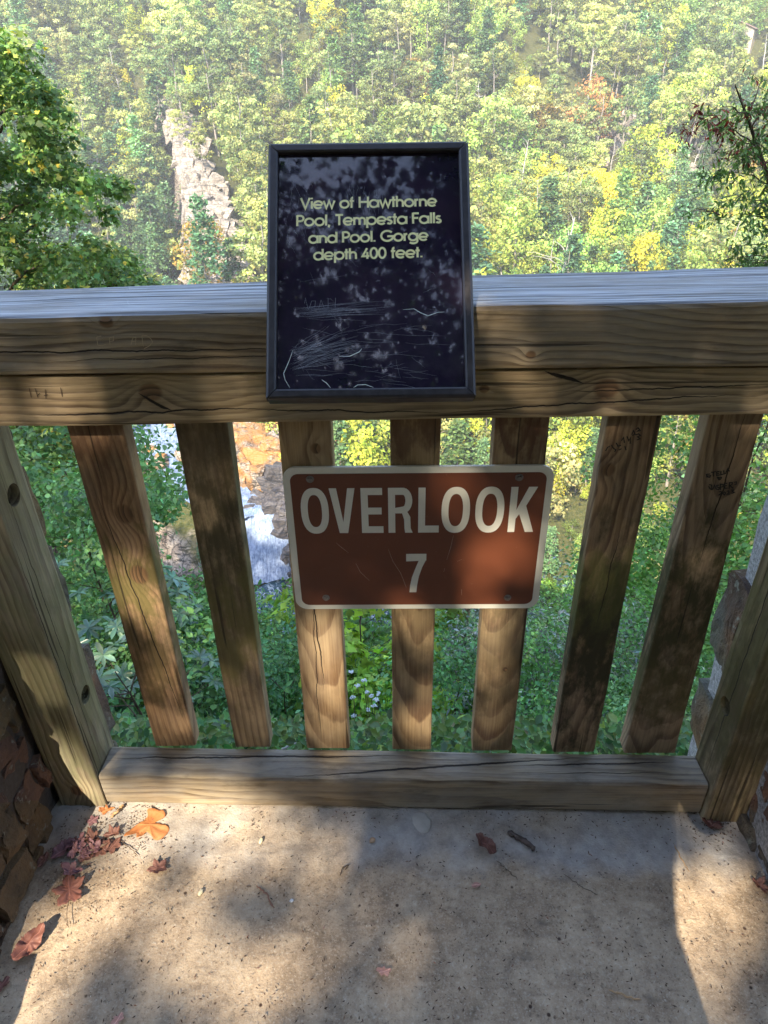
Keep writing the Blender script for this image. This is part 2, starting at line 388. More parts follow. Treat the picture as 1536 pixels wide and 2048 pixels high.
soil = s.mix(s.rng(s.noise(P, 1.2, 5), .35, .65), (.035, .045, .014), (.09, .085, .03))
c = s.mix(s.rng(nz, .60, .70), rc, soil)
GROUND = s.done(s.bsdf(c, .95, s.bump(rh, .6, .4), spec=.1))
o = obj('hillside', me_np('hillside', np.stack([GX, GY, GZ], -1).reshape(-1, 3), np.stack([ii, ii+1, ii+nx+1, ii+nx], -1), GROUND, smooth=True))
tag(o, 'wooded sides and floor of the gorge below the overlook', kind='structure')

# river strips
def strip(L, w, sub, fall_noise):
    t = np.linspace(0, len(L)-1, sub); c = np.stack([np.interp(t, np.arange(len(L)), L[:, k]) for k in range(3)], 1)
    d = np.gradient(c[:, :2], axis=0); d /= np.linalg.norm(d, axis=1, keepdims=True); n = np.stack([-d[:, 1], d[:, 0]], 1)
    u = np.linspace(-1, 1, 25); V = np.zeros((sub, 25, 3)); ww = w*(1+.25*np.sin(t*3.1+1))
    V[..., 0] = c[:, None, 0]+n[:, None, 0]*u*ww[:, None]; V[..., 1] = c[:, None, 1]+n[:, None, 1]*u*ww[:, None]; V[..., 2] = c[:, None, 2]
    q = V.reshape(-1, 3); V = V.reshape(-1, 3); V[:, 2] += vnoise(q, 1/2.5, 9, 3)*fall_noise
    i = (np.arange(sub-1)[:, None]*25+np.arange(24)[None]).ravel()
    return V, np.stack([i, i+1, i+26, i+25], -1)
s = NT('white_water'); P = s.coords('World')
n = s.noise(s.vec('MULTIPLY', P, (3.0, .9, .22)), 1, 7, .72, .8); n2 = s.noise(P, 1.6, 5, .7)
f = s.rng(s.math('ADD', s.math('MULTIPLY', n, .7), s.math('MULTIPLY', n2, .3)), .36, .66)
WHITE = s.done(s.bsdf(s.mix(f, (.02, .055, .13), (.34, .42, .58)), .35, s.bump(n2, .6, .3), spec=.5))
s = NT('pool_water'); P = s.coords('World'); n2 = s.noise(s.vec('MULTIPLY', P, (1, 1, 1)), .8, 6, .72, 1.0)
DARKW = s.done(s.bsdf(s.mix(s.rng(n2, .50, .68), (.02, .05, .07), (.55, .62, .70)), .2, s.bump(n2, .5, .25)))
v, f = strip(RIV, 6.0, 160, .7); tag(obj('waterfall', me_np('waterfall', v, f, WHITE, smooth=True)), 'white cascades tumbling down through the gorge', kind='structure')
v, f = strip(RIVL, 8.5, 120, .25); tag(obj('river', me_np('river', v, f, DARKW, smooth=True)), 'dark blue pool and river under the falls', kind='structure')

# rocks
s = NT('pale_cliff_rock'); P = s.coords('World'); rc, rh = rock_nodes(s, P); CLIFFM = s.done(s.bsdf(s.mix(.25, rc, (.46, .42, .37)), .9, s.bump(rh, .8, .5), spec=.15))
s = NT('orange_rock'); P = s.coords('World'); rc, rh = rock_nodes(s, P)
on = s.noise(P, .22, 4, .6); rc = s.mix(s.rng(on, .42, .56, 0, .8), rc, (.40, .19, .05)); ORANGEM = s.done(s.bsdf(rc, .85, s.bump(rh, .8, .5), spec=.2))
s = NT('dark_wet_rock'); P = s.coords('World'); rc, rh = rock_nodes(s, P); DARKR = s.done(s.bsdf(s.mix(.78, rc, (.035, .035, .045)), .6, s.bump(rh, .8, .5), spec=.4))
def boulders(name, pts, sizes, mat, seed, stretch=(1, 1, 1), parent=None):
    rng = np.random.default_rng(seed); bm = bmesh.new()
    for p, sz in zip(pts, sizes):
        q = rng.normal(size=(15, 3)); q /= np.linalg.norm(q, axis=1, keepdims=True)
        q = np.sign(q)*np.abs(q)**.4*sz*np.array(stretch)*rng.uniform(.7, 1.25, 3)*.62
        a = rng.uniform(-.35, .35); R3 = np.array(Matrix.Rotation(a, 3, 'Z')@Matrix.Rotation(.25+rng.uniform(-.25, .3), 3, 'Y')); q = q@R3.T + np.array(p)
        vs = [bm.verts.new(x) for x in q]; r = bmesh.ops.convex_hull(bm, input=vs)
        dead = [g for g in r['geom_interior'] if isinstance(g, bmesh.types.BMVert)]
        if dead: bmesh.ops.delete(bm, geom=dead, context='VERTS')
    bmesh.ops.subdivide_edges(bm, edges=bm.edges[:], cuts=2, use_grid_fill=True)
    Pv = np.array([v.co[:] for v in bm.verts]); k_ = max(sizes)
    D_ = np.stack([vnoise(Pv, 3.2/k_, seed+q, 4) for q in range(3)], 1)*k_*.085
    for v, q in zip(bm.verts, D_): v.co += Vector(q)
    return bm_obj(name, bm, mat, parent)
def hit(px, py, d0=3., d1=1200.):
    d = ray(px, py); d = d/d.y; y = np.geomspace(d0, d1, 1500); z = CAM.z+d.z*y; t = T(d.x*y, y)
    k = np.argmax(t > z); k = max(k, 1)
    return Vector((d.x*y[k], y[k], z[k]))
rng = np.random.default_rng(11)
def cliff(name, label, path, n, s0, s1, mat, seed, stretch=(1, 1, 1.5), spread=None):
    rng = np.random.default_rng(seed); P, S = [], []
    path = np.array(path, float); t = rng.uniform(0, len(path)-1, n)
    for q in t:
        k = int(q); a = path[k]*(1-(q-k))+path[k+1]*(q-k)
        h_ = hit(a[0]+rng.normal(0, a[2]*.58), a[1]+rng.normal(0, 9)); P.append((h_.x, h_.y, h_.z+rng.uniform(-2.5, 1.2))); S.append(rng.uniform(s0, s1))
    o = boulders(name, P, S, mat, seed, stretch); return tag(o, label, 'cliff')
cliff('cliff', 'tall pale broken rock face dropping from the pines beside the dark sign', [(365, 205, 6), (340, 240, 28), (380, 290, 24), (390, 350, 26), (410, 420, 34), (430, 480, 50), (440, 560, 66), (470, 640, 80)], 300, 2.2, 7, CLIFFM, 3, (1., 1, 1.6))
cliff('cliff', 'small grey-pink crag half hidden by the big leafy tree', [(222, 300, 10), (238, 340, 18), (215, 370, 10)], 16, 2.5, 6, CLIFFM, 4)
for i, (pth, n, lb) in enumerate([([(1190, 262, 14), (1260, 262, 14), (1225, 300, 10)], 16, 'low pale ledge under the pines high on the far slope'),
        ([(1290, 320, 16), (1360, 350, 22), (1380, 362, 14)], 18, 'grey-white outcrop among hemlocks midway on the far slope'),
        ([(1390, 380, 16), (1420, 405, 20), (1470, 430, 20), (1478, 470, 14)], 26, 'tan cliff band behind the thin branch with red leaf tips'),
        ([(1180, 330, 12), (1200, 300, 8)], 9, 'small brown crag below the pale ledge')]):
    cliff('rock_outcrop', lb, pth, n+8, 3.5, 8, CLIFFM, 20+i)
# rocks round the falls
def rocks(label, pts, mat, seed, stretch=(1, 1, 1)):
    o = boulders('rock', [p[:3] for p in pts], [p[3] for p in pts], mat, seed, stretch); return tag(o, label, 'rock')
def around(n, cx, cy, cz, sx, sy, sz, s0, s1, seed):
    r = np.random.default_rng(seed); return [(cx+r.normal(0, sx), cy+r.normal(0, sy), cz+r.normal(0, sz), r.uniform(s0, s1)) for _ in range(n)]
def at(px, py, d):
    q = ray(px, py); q = q/q.y; return CAM+q*d
def px_rocks(label, lst, mat, seed, stretch=(1, 1, 1)):
    r = np.random.default_rng(seed); P = []
    for (px, py, d, n, spr, s0, s1) in lst:
        for _ in range(n):
            c_ = at(px+r.normal(0, spr), py+r.normal(0, spr), d+r.normal(0, 1.5)); P.append((c_.x, c_.y, c_.z-s0*.3, r.uniform(s0, s1)))
    o = boulders('rock', [p[:3] for p in P], [p[3] for p in P], mat, seed, stretch); tag(o, label, 'rock'); return o
px_rocks('sunlit orange and cream rock wall above the waterfall', [(500, 900, 158, 12, 16, 4, 8), (500, 960, 147, 16, 14, 3, 6), (530, 930, 152, 12, 18, 4, 8), (610, 900, 165, 14, 25, 5, 9), (480, 875, 160, 6, 10, 4, 6)], ORANGEM, 31, (1.2, 1, 1.2))
px_rocks('pale sunlit rock bank behind the brown sign top', [(720, 885, 168, 20, 26, 4, 8), (780, 905, 165, 8, 20, 3, 6), (690, 930, 160, 8, 20, 3, 6)], CLIFFM, 32)
px_rocks('dark wet rock slab leaning over the waterfall', [(548, 1000, 137, 14, 12, 2, 4.2), (580, 1040, 133, 14, 12, 2, 4.2), (560, 960, 141, 7, 10, 3, 5), (588, 1110, 129, 14, 9, 1.6, 3.4), (596, 1170, 124, 9, 10, 1.4, 3), (510, 1010, 137.5, 6, 9, 2, 3.5)], DARKR, 33, (1.3, 1, .9))
px_rocks('brown rocks beside the upper cascade', [(300, 915, 157, 8, 9, 2, 4), (320, 935, 153, 5, 8, 2, 4), (345, 868, 166, 6, 10, 2, 4), (330, 862, 168, 5, 10, 2, 4), (375, 905, 156, 6, 8, 2, 4)], ORANGEM, 34)

# ================================================================ the overlook platform
def FZ(x): return .010-.027*x
def UF(px, py):
    d = ray(px, py); t = (FZ(0)-CAM.z)/(d.z+.027*d.x); return CAM+d*t
s = NT('sandy_stone'); P = s.coords('World')
a = s.noise(P, 3.2, 5, .6); b = s.noise(P, 22, 6, .7); g = s.noise(P, 260, 3, .6); st = s.noise(s.vec('MULTIPLY', P, (9, 42, 9)), 1, 5, .65)
c = s.ramp(s.math('ADD', s.math('MULTIPLY', a, .5), s.math('MULTIPLY', b, .5)), [(.36, (.20, .143, .095)), (.47, (.34, .248, .165)), (.56, (.44, .33, .222)), (.68, (.53, .405, .28))])
c = s.mix(s.rng(st, .56, .70, 0, .30), c, (.12, .10, .085))
g3 = s.noise(P, 120, 4, .7); c = s.mix(s.rng(g3, .56, .70, 0, .55), c, (.56, .47, .36)); c = s.mix(s.rng(g3, .44, .32, 0, .6), c, (.10, .075, .052)); c = s.mix(s.rng(g, .55, .75, 0, .7), c, (.50, .43, .34)); c = s.mix(s.rng(g, .38, .25, 0, .8), c, (.07, .05, .035))
mo_ = s.noise(s.vec('ADD', P, (5, 5, 0)), 14, 6, .72); c = s.mix(s.rng(mo_, .54, .68, 0, .5), c, (.11, .085, .065)); ck_ = s.voro(s.vec('ADD', P, s.vec('MULTIPLY', s.noise(P, 6, 5, out=1), (.35, .35, .1))), 1.9, 'DISTANCE_TO_EDGE'); c = s.mix(s.math('MULTIPLY', s.rng(ck_, .006, .002, 0, .0), s.rng(s.noise(P, 3, 2), .5, .55)), c, (.05, .04, .03)); vd = s.voro(s.vec('ADD', P, s.vec('MULTIPLY', s.noise(P, 30, 2, out=1), (.02, .02, .02))), 85); c = s.mix(s.math('MULTIPLY', s.rng(vd, .16, .10), s.rng(s.noise(P, 9, 2), .52, .6, 0, .55)), c, (.56, .48, .38))

vd2 = s.voro(s.vec('ADD', P, (3, 1, 0)), 27); c = s.mix(s.math('MULTIPLY', s.rng(vd2, .12, .07), s.rng(s.noise(P, 5, 2), .5, .56)), c, (.06, .035, .025))
sy = s.n('ShaderNodeSeparateXYZ'); s.put(sy.inputs[0], P)
yy = s.math('ADD', sy.outputs[1], s.math('MULTIPLY', s.math('SUBTRACT', s.noise(P, 7, 4), .5), .18))
grey = s.rng(yy, .84, .90); c = s.mix(s.math('MULTIPLY', grey, s.rng(s.noise(P, 5, 3), .36, .6, .25, .95)), c, s.mix(s.rng(b, .35, .65), (.27, .25, .235), (.44, .41, .38)))
FLOORM = s.done(s.bsdf(c, .88, s.bump(s.math('ADD', b, s.math('ADD', s.math('ADD', s.math('MULTIPLY', g, .35), s.math('MULTIPLY', g3, .5)), s.math('MULTIPLY', st, .5))), .55, .006), spec=.2))
fx = np.linspace(-.86, .86, 150); fy = np.linspace(.25, 1.26, 110); FXg, FYg = np.meshgrid(fx, fy)
q = np.stack([FXg.ravel(), FYg.ravel(), np.zeros(FXg.size)], 1)
hz = FZ(q[:, 0])+vnoise(q, 6, 2, 3)*.004+vnoise(q, 30, 4, 2)*.0012
lip = sstep(.86, .92, q[:, 1]+vnoise(q, 7, 6, 3)*.035); hz += lip*(vnoise(q, 16, 8, 3)*.0065+vnoise(q, 45, 12, 2)*.002+.002)-.004
hz -= sstep(1.09, 1.19, q[:, 1]+vnoise(q, 9, 3, 2)*.03)*.16
V = q.copy(); V[:, 2] = hz; n_ = len(fx); i = (np.arange(len(fy)-1)[:, None]*n_+np.arange(n_-1)[None]).ravel()
F = np.stack([i, i+1, i+n_+1, i+n_], -1)
V2 = np.array([(-.86, -4, FZ(-.86)), (.86, -4, FZ(.86))]); k0 = len(V); V = np.concatenate([V, V2]);
F = np.concatenate([F, [(k0, k0+1, n_-1, n_-1)]]) if False else F
me = me_np('overlook_floor', V[:k0], F, FLOORM, smooth=True)
o = obj('floor', me); tag(o, 'sandy worn stone floor of the overlook', kind='structure')
bm = bmesh.new(); vs = [bm.verts.new((x, y, FZ(x)-.005)) for x, y in ((-.86, -5), (.86, -5), (.86, .2505), (-.86, .2505))]; bm.faces.new(vs)
o = bm_obj('path', bm, FLOORM); tag(o, 'stone path leading up to the overlook', kind='structure')

# ---- timber
def board(name, x0, x1, p0, p1, mat, parent, seed=1, bev=.006, wav=.0012, seg=60, frame=None, holes=()):
    """x0..x1 length; p0/p1 = end profiles [(y,z) front-bottom, back-bottom, back-top, front-top]; local X is the length"""
    def ring(p):
        p = [Vector(q) for q in p]; out = []
        for k in range(4):
            a, b, c_ = p[k-1], p[k], p[(k+1) % 4]
            u = (a-b).normalized()*bev; v = (c_-b).normalized()*bev
            for t in (0, .5, 1):
                pt = b+u*(1-t)+v*t
                if t == .5: pt = b+(u+v)*.30
                out.append(pt)
            m = (b+c_)/2
            for t in (.25, .5, .75): out.append(b*(1-t)+c_*t)
        return np.array(out)
    r0, r1 = ring(p0), ring(p1); n = len(r0); t = np.linspace(0, 1, seg+1)
    V = np.zeros((seg+1, n, 3)); V[..., 0] = (x0+(x1-x0)*t)[:, None]
    V[..., 1:] = r0[None]*(1-t)[:, None, None]+r1[None]*t[:, None, None]
    V = V.reshape(-1, 3); q = V*np.array([1, 3, 3]); d = np.stack([vnoise(q, 5, seed+k, 3) for k in (0, 1)], 1); V[:, 1:] += d*wav
    c0 = V.mean(0); i = np.arange(seg)[:, None]*n; j = np.arange(n)[None]; j2 = (j+1) % n
    F = np.stack([i+j, i+j2, i+n+j2, i+n+j], -1).reshape(-1, 4)
    bm = bmesh.new(); vs = [bm.verts.new(v) for v in V-c0]
    for f in F: bm.faces.new([vs[k] for k in f])
    bm.faces.new(vs[:n][::-1]); bm.faces.new(vs[-n:])
    o = bm_obj(name, bm, mat, parent)
    Mx = Matrix.Translation(Vector(c0)) if frame is None else frame(Vector(c0))
    o.matrix_local = Mx
    return o, Vector(c0)
def upright(c):      # local X -> up, local Y -> world X, local Z -> world Y
    m = Matrix(((0, 1, 0), (0, 0, 1), (1, 0, 0))).to_4x4(); m.translation = Vector((c.y, c.z, c.x)); return m
rail = empty('wooden_railing', (0, 1.06, 0)); tag(rail, 'weathered timber railing with seven slats across the overlook opening', 'railing')
PZ = Vector((0, -1.06, 0))
def shift(o): o.location += PZ
def lin(x, a, b, xa=-.66, xb=.66): return a+(b-a)*(x-xa)/(xb-xa)
X0, X1 = -1.45, 1.45
topm = wood_mat('cap_timber', (.42, .315, .19), (.12, .075, .042), c=(.03, -.16), tilt=(.0, .028), freq=105, warp=.022, grey=.28, dirt=.5, top_grey=True,
    knots=((-.43, .035, .010, 'z'), (.20, -.022, .008, 'z'), (-.14, .0, .006, 'z')), cracks=((-1.2, -.02, -.006, -.003, .0016, 'z'), (-.55, -.02, -.022, .004, .001, 'z')), seed=.3)
pf = lambda x, yb: [(1.03, lin(x, 1.0395, 1.0415)), (yb, lin(x, 1.037, 1.040)), (yb, lin(x, 1.128, 1.141)), (1.03, lin(x, 1.133, 1.1455))]
o, c0 = board('cap_rail', X0, X1, pf(X0, 1.185), pf(X1, 1.27), topm, rail, 3, bev=.009, wav=.0022, seg=120); shift(o)
lowm = wood_mat('lower_timber', (.46, .34, .195), (.13, .08, .042), c=(.0, .11), tilt=(.0, -.02), freq=80, warp=.035, grey=.15, dirt=.38,
    knots=((-.39, .012, .018, 'z'), (.325, .010, .020, 'z'), (.60, -.005, .012, 'z'), (.135, .012, .008, 'z')),
    cracks=((-.60, -.20, -.025, .02, .002, 'z'), (.06, .55, -.028, .055, .0017, 'z'), (.24, .60, .004, .03, .0015, 'z'), (-.25, .08, -.018, -.03, .0016, 'z'), (-.41, -.36, .01, -.6, .004, 'z'), (.225, .29, .040, -.34, .004, 'z')), seed=1.1)
pf = lambda x: [(1.042, lin(x, .9485, .957)), (1.0885, lin(x, .9485, .957)), (1.0885, lin(x, 1.036, 1.039)), (1.042, lin(x, 1.036, 1.039))]
o, c0 = board('lower_beam', X0, X1, pf(X0), pf(X1), lowm, rail, 8, bev=.007, wav=.0018, seg=120); shift(o)
botm = wood_mat('bottom_timber', (.38, .30, .195), (.12, .08, .048), c=(-.10, -.03), tilt=(.02, .0), freq=70, warp=.03, grey=.5, dirt=.6,
    cracks=((-.68, .02, .005, .030, .0032, 'y'), (-.25, .42, -.040, .105, .0038, 'y'), (.25, .62, .002, .045, .0028, 'y'), (.30, .60, -.02, .03, .0015, 'y')), seed=2.2)
pf = lambda x: [(1.0, lin(x, .030, -.004)), (1.0885, lin(x, .030, -.004)), (1.0885, lin(x, .119, .089)), (1.0, lin(x, .128, .0975))]
o, c0 = board('bottom_rail', -.664, .672, pf(-.664), pf(.672), botm, rail, 12, bev=.009, wav=.0018, seg=100); shift(o)
BX = [(-.5635, -.4670, -.5655, -.4722), (-.379, -.2885, -.3815, -.300), (-.2035, -.113, -.2155, -.118), (-.0137, .0722, -.018, .0706), (.163, .2548, .1655, .2566), (.3505, .440, .3512, .4458), (.518, .6075, .5135, .631)]
bspec = [dict(light=(0.440, 0.274, 0.145), dark=(.17, .085, .045), c=(-.14, .03), tilt=(.06, .02), freq=88, warp=.02, knots=((.175, .014, .021, 'y'), (.035, .014, .022, 'y')), cracks=((-.40, .25, .035, -.10, .0016, 'y'),), algae_brown=((.40, .17, .8, (.11, .055, .03)), (.0, .14, .8, (.12, .105, .03)), (-.2, .15, .7, (.075, .06, .02)))),
         dict(light=(0.399, 0.285, 0.164), dark=(.15, .09, .05), c=(.12, .02), tilt=(.02, .02), freq=75, algae_brown=((.1, .3, .85, (.06, .05, .022)), (-.1, .2, .8, (.14, .12, .04)), (.35, .15, .7, (.08, .055, .03))), dirt=.7),
         dict(light=(0.462, 0.320, 0.175), dark=(.19, .105, .05), c=(.0, .06), tilt=(.02, .09), freq=90, cracks=((-.28, .10, .0, -.03, .0016, 'y'), (-.4, .05, -.02, .03, .001, 'y')), knots=((.31, .02, .01, 'y'),)),
         dict(light=(0.483, 0.336, 0.179), dark=(.18, .10, .05), algae_brown=((.38, .12, .8, (.10, .05, .028)), (-.05, .2, .45, (.09, .065, .03))), c=(.02, .075), tilt=(.01, .11), freq=95, warp=.015),
         dict(light=(0.440, 0.305, 0.164), dark=(.16, .085, .045), c=(-.01, .06), tilt=(.01, .13), freq=92, knots=((-.21, .012, .006, 'y'),), algae_brown=((.38, .12, .85, (.10, .045, .025)), (-.15, .25, .55, (.08, .06, .03)))),
         dict(light=(0.378, 0.254, 0.145), dark=(.13, .07, .038), c=(-.05, .05), tilt=(.03, .13), freq=95, warp=.03, knots=((.27, -.03, .013, 'y'),), algae_brown=((.40, .12, .6, (.09, .055, .03)), (-.15, .30, .97, (.035, .032, .014)), (.0, .12, .7, (.10, .10, .03))), cracks=((-.1, .16, .0, .04, .0012, 'y'),)),
         dict(light=(0.367, 0.259, 0.155), dark=(.13, .075, .042), c=(.01, .055), tilt=(.0, .16), freq=90, warp=.028, algae_brown=((-.08, .26, .95, (.05, .045, .018)), (-.28, .12, .8, (.07, .06, .02))), cracks=((.05, .4, .0, .03, .0014, 'y'),))]
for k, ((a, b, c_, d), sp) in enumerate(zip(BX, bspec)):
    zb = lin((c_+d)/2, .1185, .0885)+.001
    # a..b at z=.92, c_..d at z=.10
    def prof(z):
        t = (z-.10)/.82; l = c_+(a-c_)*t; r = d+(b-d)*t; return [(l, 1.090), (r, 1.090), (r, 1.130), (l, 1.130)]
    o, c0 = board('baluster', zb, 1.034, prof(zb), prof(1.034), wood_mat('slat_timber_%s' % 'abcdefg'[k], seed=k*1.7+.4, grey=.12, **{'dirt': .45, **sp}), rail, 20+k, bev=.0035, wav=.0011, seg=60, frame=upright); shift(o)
BALS = [o for o in rail.children if o.name.startswith('baluster')]
BALS[0]['label'] = 'slat with two round knots and a long thin crack'; BALS[6]['label'] = 'slat with names written in black marker'; BALS[5]['label'] = 'slat blackened by mould with a scribble at its top'
postm = wood_mat('left_post_timber', (.40, .335, .20), (.16, .115, .065), c=(.12, -.02), tilt=(.015, .01), freq=85, grey=.25, dirt=.35, cracks=((-.46, .30, -.047, .0, .002, 'z'), (-.46, .45, -.018, .0, .0012, 'z')), knots=((-.40, -.002, .017, 'y'),), algae_brown=((-.1, .4, .35, (.13, .16, .06)),), seed=5.5)
postm2 = wood_mat('right_post_timber', (.38, .295, .17), (.13, .088, .048), c=(-.12, -.02), tilt=(.015, .01), freq=85, grey=.15, dirt=.5, cracks=((-.40, .45, -.005, .0, .002, 'z'),), algae_brown=((.0, .35, .6, (.12, .12, .04)), (-.2, .3, .6, (.06, .05, .02))), seed=6.5)
steel = plain('weathered_steel', (.22, .20, .18), .5, .7, nscale=90, var=.35)
dark = plain('dark_hollow', (.02, .016, .013), .9, nscale=50)
def post(xa, xb, ya, yb, m, seed, holes, sgn, zb):
    pr = [(xa, ya), (xb, ya), (xb, yb), (xa, yb)]
    o, c0 = board('post', zb, .944, pr, pr, m, rail, seed, bev=.004, wav=.0013, seg=50, frame=upright)
    for (hy, hz_) in holes:
        bm = bmesh.new(); bmesh.ops.create_cone(bm, cap_ends=True, segments=28, radius1=.0205, radius2=.0205, depth=.08)
        xf = xb if sgn > 0 else xa
        bmesh.ops.transform(bm, matrix=Matrix.Translation((xf, hy, hz_))@Matrix.Rotation(R(90), 4, 'Y'), verts=bm.verts)
        me = bpy.data.meshes.new('cut'); bm.to_mesh(me); bm.free(); me.materials.append(dark); cu = obj('cut', me, loc=(0, 1.06, 0))
        md = o.modifiers.new('b', 'BOOLEAN'); md.object = cu; md.operation = 'DIFFERENCE'; md.solver = 'EXACT'
        bpy.context.view_layer.update(); dg = bpy.context.evaluated_depsgraph_get()
        nm = bpy.data.meshes.new_from_object(o.evaluated_get(dg)); o.modifiers.clear(); o.data = nm
        bpy.data.objects.remove(cu)
        bm = bmesh.new()
        for rr, dp, off, sg in ((.0135, .003, -.0375, 24), (.0085, .010, -.031, 6)):
            bmesh.ops.create_cone(bm, cap_ends=True, segments=sg, radius1=rr, radius2=rr, depth=dp, matrix=Matrix.Translation((xf+sgn*off, hy, hz_))@Matrix.Rotation(R(90), 4, 'Y'))
        b_ = bm_obj('bolt', bm, steel, o); b_.matrix_parent_inverse = o.matrix_local.inverted()
    shift(o); return o
post(-.770, -.6665, .994, 1.100, postm, 31, [(1.047, .818), (1.0575, .318)], 1, .024)
post(.6755, .770, .983, 1.088, postm2, 33, [(1.040, .300)], -1, -.010)

# ---- stroke lettering
def ribbon(bm, pts, w, z, Mx=None, closed=False, taper=False):
    P = [Vector((p[0], p[1])) for p in pts]; n = len(P); L, Rr = [], []
    for i in range(n):
        if closed: a, b = P[i-1], P[(i+1) % n]
        else: a, b = P[max(i-1, 0)], P[min(i+1, n-1)]
        d1 = (P[i]-a).normalized() if (P[i]-a).length > 1e-9 else (b-P[i]).normalized(); d2 = (b-P[i]).normalized() if (b-P[i]).length > 1e-9 else d1
        t = d1+d2; t = t.normalized() if t.length > 1e-6 else d1; nn = Vector((-t.y, t.x)); cs = max(.45, nn.dot(Vector((-d1.y, d1.x))))
        ww = w*(.25+.75*math.sin(math.pi*(i+.3)/(n-.4))) if taper else w
        L.append(P[i]+nn*ww/2/cs); Rr.append(P[i]-nn*ww/2/cs)
    vl = [bm.verts.new((*q, z)) for q in L]; vr = [bm.verts.new((*q, z)) for q in Rr]
    for i in range(n if closed else n-1):
        j = (i+1) % n
        try: bm.faces.new((vr[i], vr[j], vl[j], vl[i]))
        except ValueError: pass
def arc(cx, cy, r, a0, a1, n=18, ry=None):
    ry = r if ry is None else ry
    return [(cx+r*math.cos(R(a0+(a1-a0)*i/n)), cy+ry*math.sin(R(a0+(a1-a0)*i/n))) for i in range(n+1)]
x_ = .70; rr_ = x_/2
G = {  # geometric sans: (advance, strokes), cap height 1, centre lines inset by half the weight
 'V': (.78, [[(.05, 1), (.39, .03), (.73, 1)]]), 'H': (.80, [[(.08, 0), (.08, 1)], [(.72, 0), (.72, 1)], [(.08, .52), (.72, .52)]]),
 'P': (.60, [[(.08, 0), (.08, 1)], [(.08, .94), (.30, .94)]+arc(.30, .69, .25, 90, -90)+[(.08, .44)]]),
 'T': (.58, [[(.29, 0), (.29, .94)], [(.0, .94), (.58, .94)]]), 'F': (.54, [[(.08, 0), (.08, 1)], [(.08, .94), (.52, .94)], [(.08, .52), (.48, .52)]]),
 'G': (.98, [arc(.52, .5, .46, 42, 335, 30)+[(.96, .46)], [(.52, .46), (1.0, .46)]]),
 'i': (.22, [[(.11, 0), (.11, x_)], [(.11, .86), (.11, 1.0)]]), 'l': (.22, [[(.11, 0), (.11, 1)]]),
 'o': (.78, [arc(.39, rr_, rr_-.03, 0, 360, 26)]),
 'e': (.76, [[(.07, .33), (.68, .33)], arc(.38, rr_, rr_-.03, 2, 318, 24)]),
 'a': (.80, [arc(.38, rr_, rr_-.03, 0, 360, 26), [(.71, 0), (.71, x_)]]), 'd': (.80, [arc(.38, rr_, rr_-.03, 0, 360, 26), [(.71, 0), (.71, 1)]]),
 'p': (.80, [arc(.42, rr_, rr_-.03, 0, 360, 26), [(.09, -.3), (.09, x_)]]),
 'g': (.80, [arc(.38, rr_, rr_-.03, 0, 360, 26), [(.71, x_), (.71, 0)]+arc(.40, -.02, .31, 0, -150, 14, .22)]),
 'w': (.92, [[(.04, x_), (.25, .03), (.46, x_-.04), (.67, .03), (.88, x_)]]), 'f': (.36, [[(.15, 0), (.15, .78)]+arc(.31, .80, .16, 180, 100, 8, .15), [(0, .64), (.34, .64)]]),
 't': (.34, [[(.16, 0), (.16, .95)], [(0, .64), (.33, .64)]]), 'h': (.64, [[(.09, 0), (.09, 1)], [(.09, .36)]+arc(.32, .40, .23, 180, 0, 14)+[(.55, 0)]]),
 'n': (.64, [[(.09, 0), (.09, x_)], [(.09, .36)]+arc(.32, .40, .23, 180, 0, 14)+[(.55, 0)]]), 'r': (.36, [[(.09, 0), (.09, x_)], [(.09, .42)]+arc(.32, .42, .23, 180, 95, 8, .22)]),
 'm': (.98, [[(.09, 0), (.09, x_)], [(.09, .38)]+arc(.29, .43, .20, 180, 0, 12, .20)+[(.49, 0)], [(.49, .40)]+arc(.69, .43, .20, 180, 0, 12, .20)+[(.89, 0)]]),
 's': (.46, [arc(.24, .51, .155, 35, 215, 10, .13)+[(.23, .365)]+arc(.22, .20, .17, 75, -150, 12, .145)]),
 ',': (.26, [[(.14, .08), (.08, -.17)]]), '.': (.24, [[(.11, 0), (.11, .14)]]), ' ': (.34, []),
 '4': (.62, [[(.60, .24), (.08, .24), (.42, .96)], [(.44, 0), (.44, .62)]]), '0': (.64, [arc(.32, .5, .25, 0, 360, 28, .46)])}
def text_width(t): return sum(G[c][0] for c in t)
def set_text(bm, t, x0, x1, y0, y1, cap, wt, z):
    sc = (x1-x0)/text_width(t); x = x0; k = 0
    for ch in t:
        adv, st_ = G[ch]
        for stt in st_:
            pts = []
            for p in stt:
                X = x+p[0]*sc; f = (X-x0)/(x1-x0); pts.append((X, y0+(y1-y0)*f+p[1]*cap))
            cl = len(pts) > 4 and (Vector(pts[0])-Vector(pts[-1])).length < 1e-6
            ribbon(bm, pts[:-1] if cl else pts, wt, z+k*.00002, closed=cl); k = (k+1) % 3
        x += adv*sc

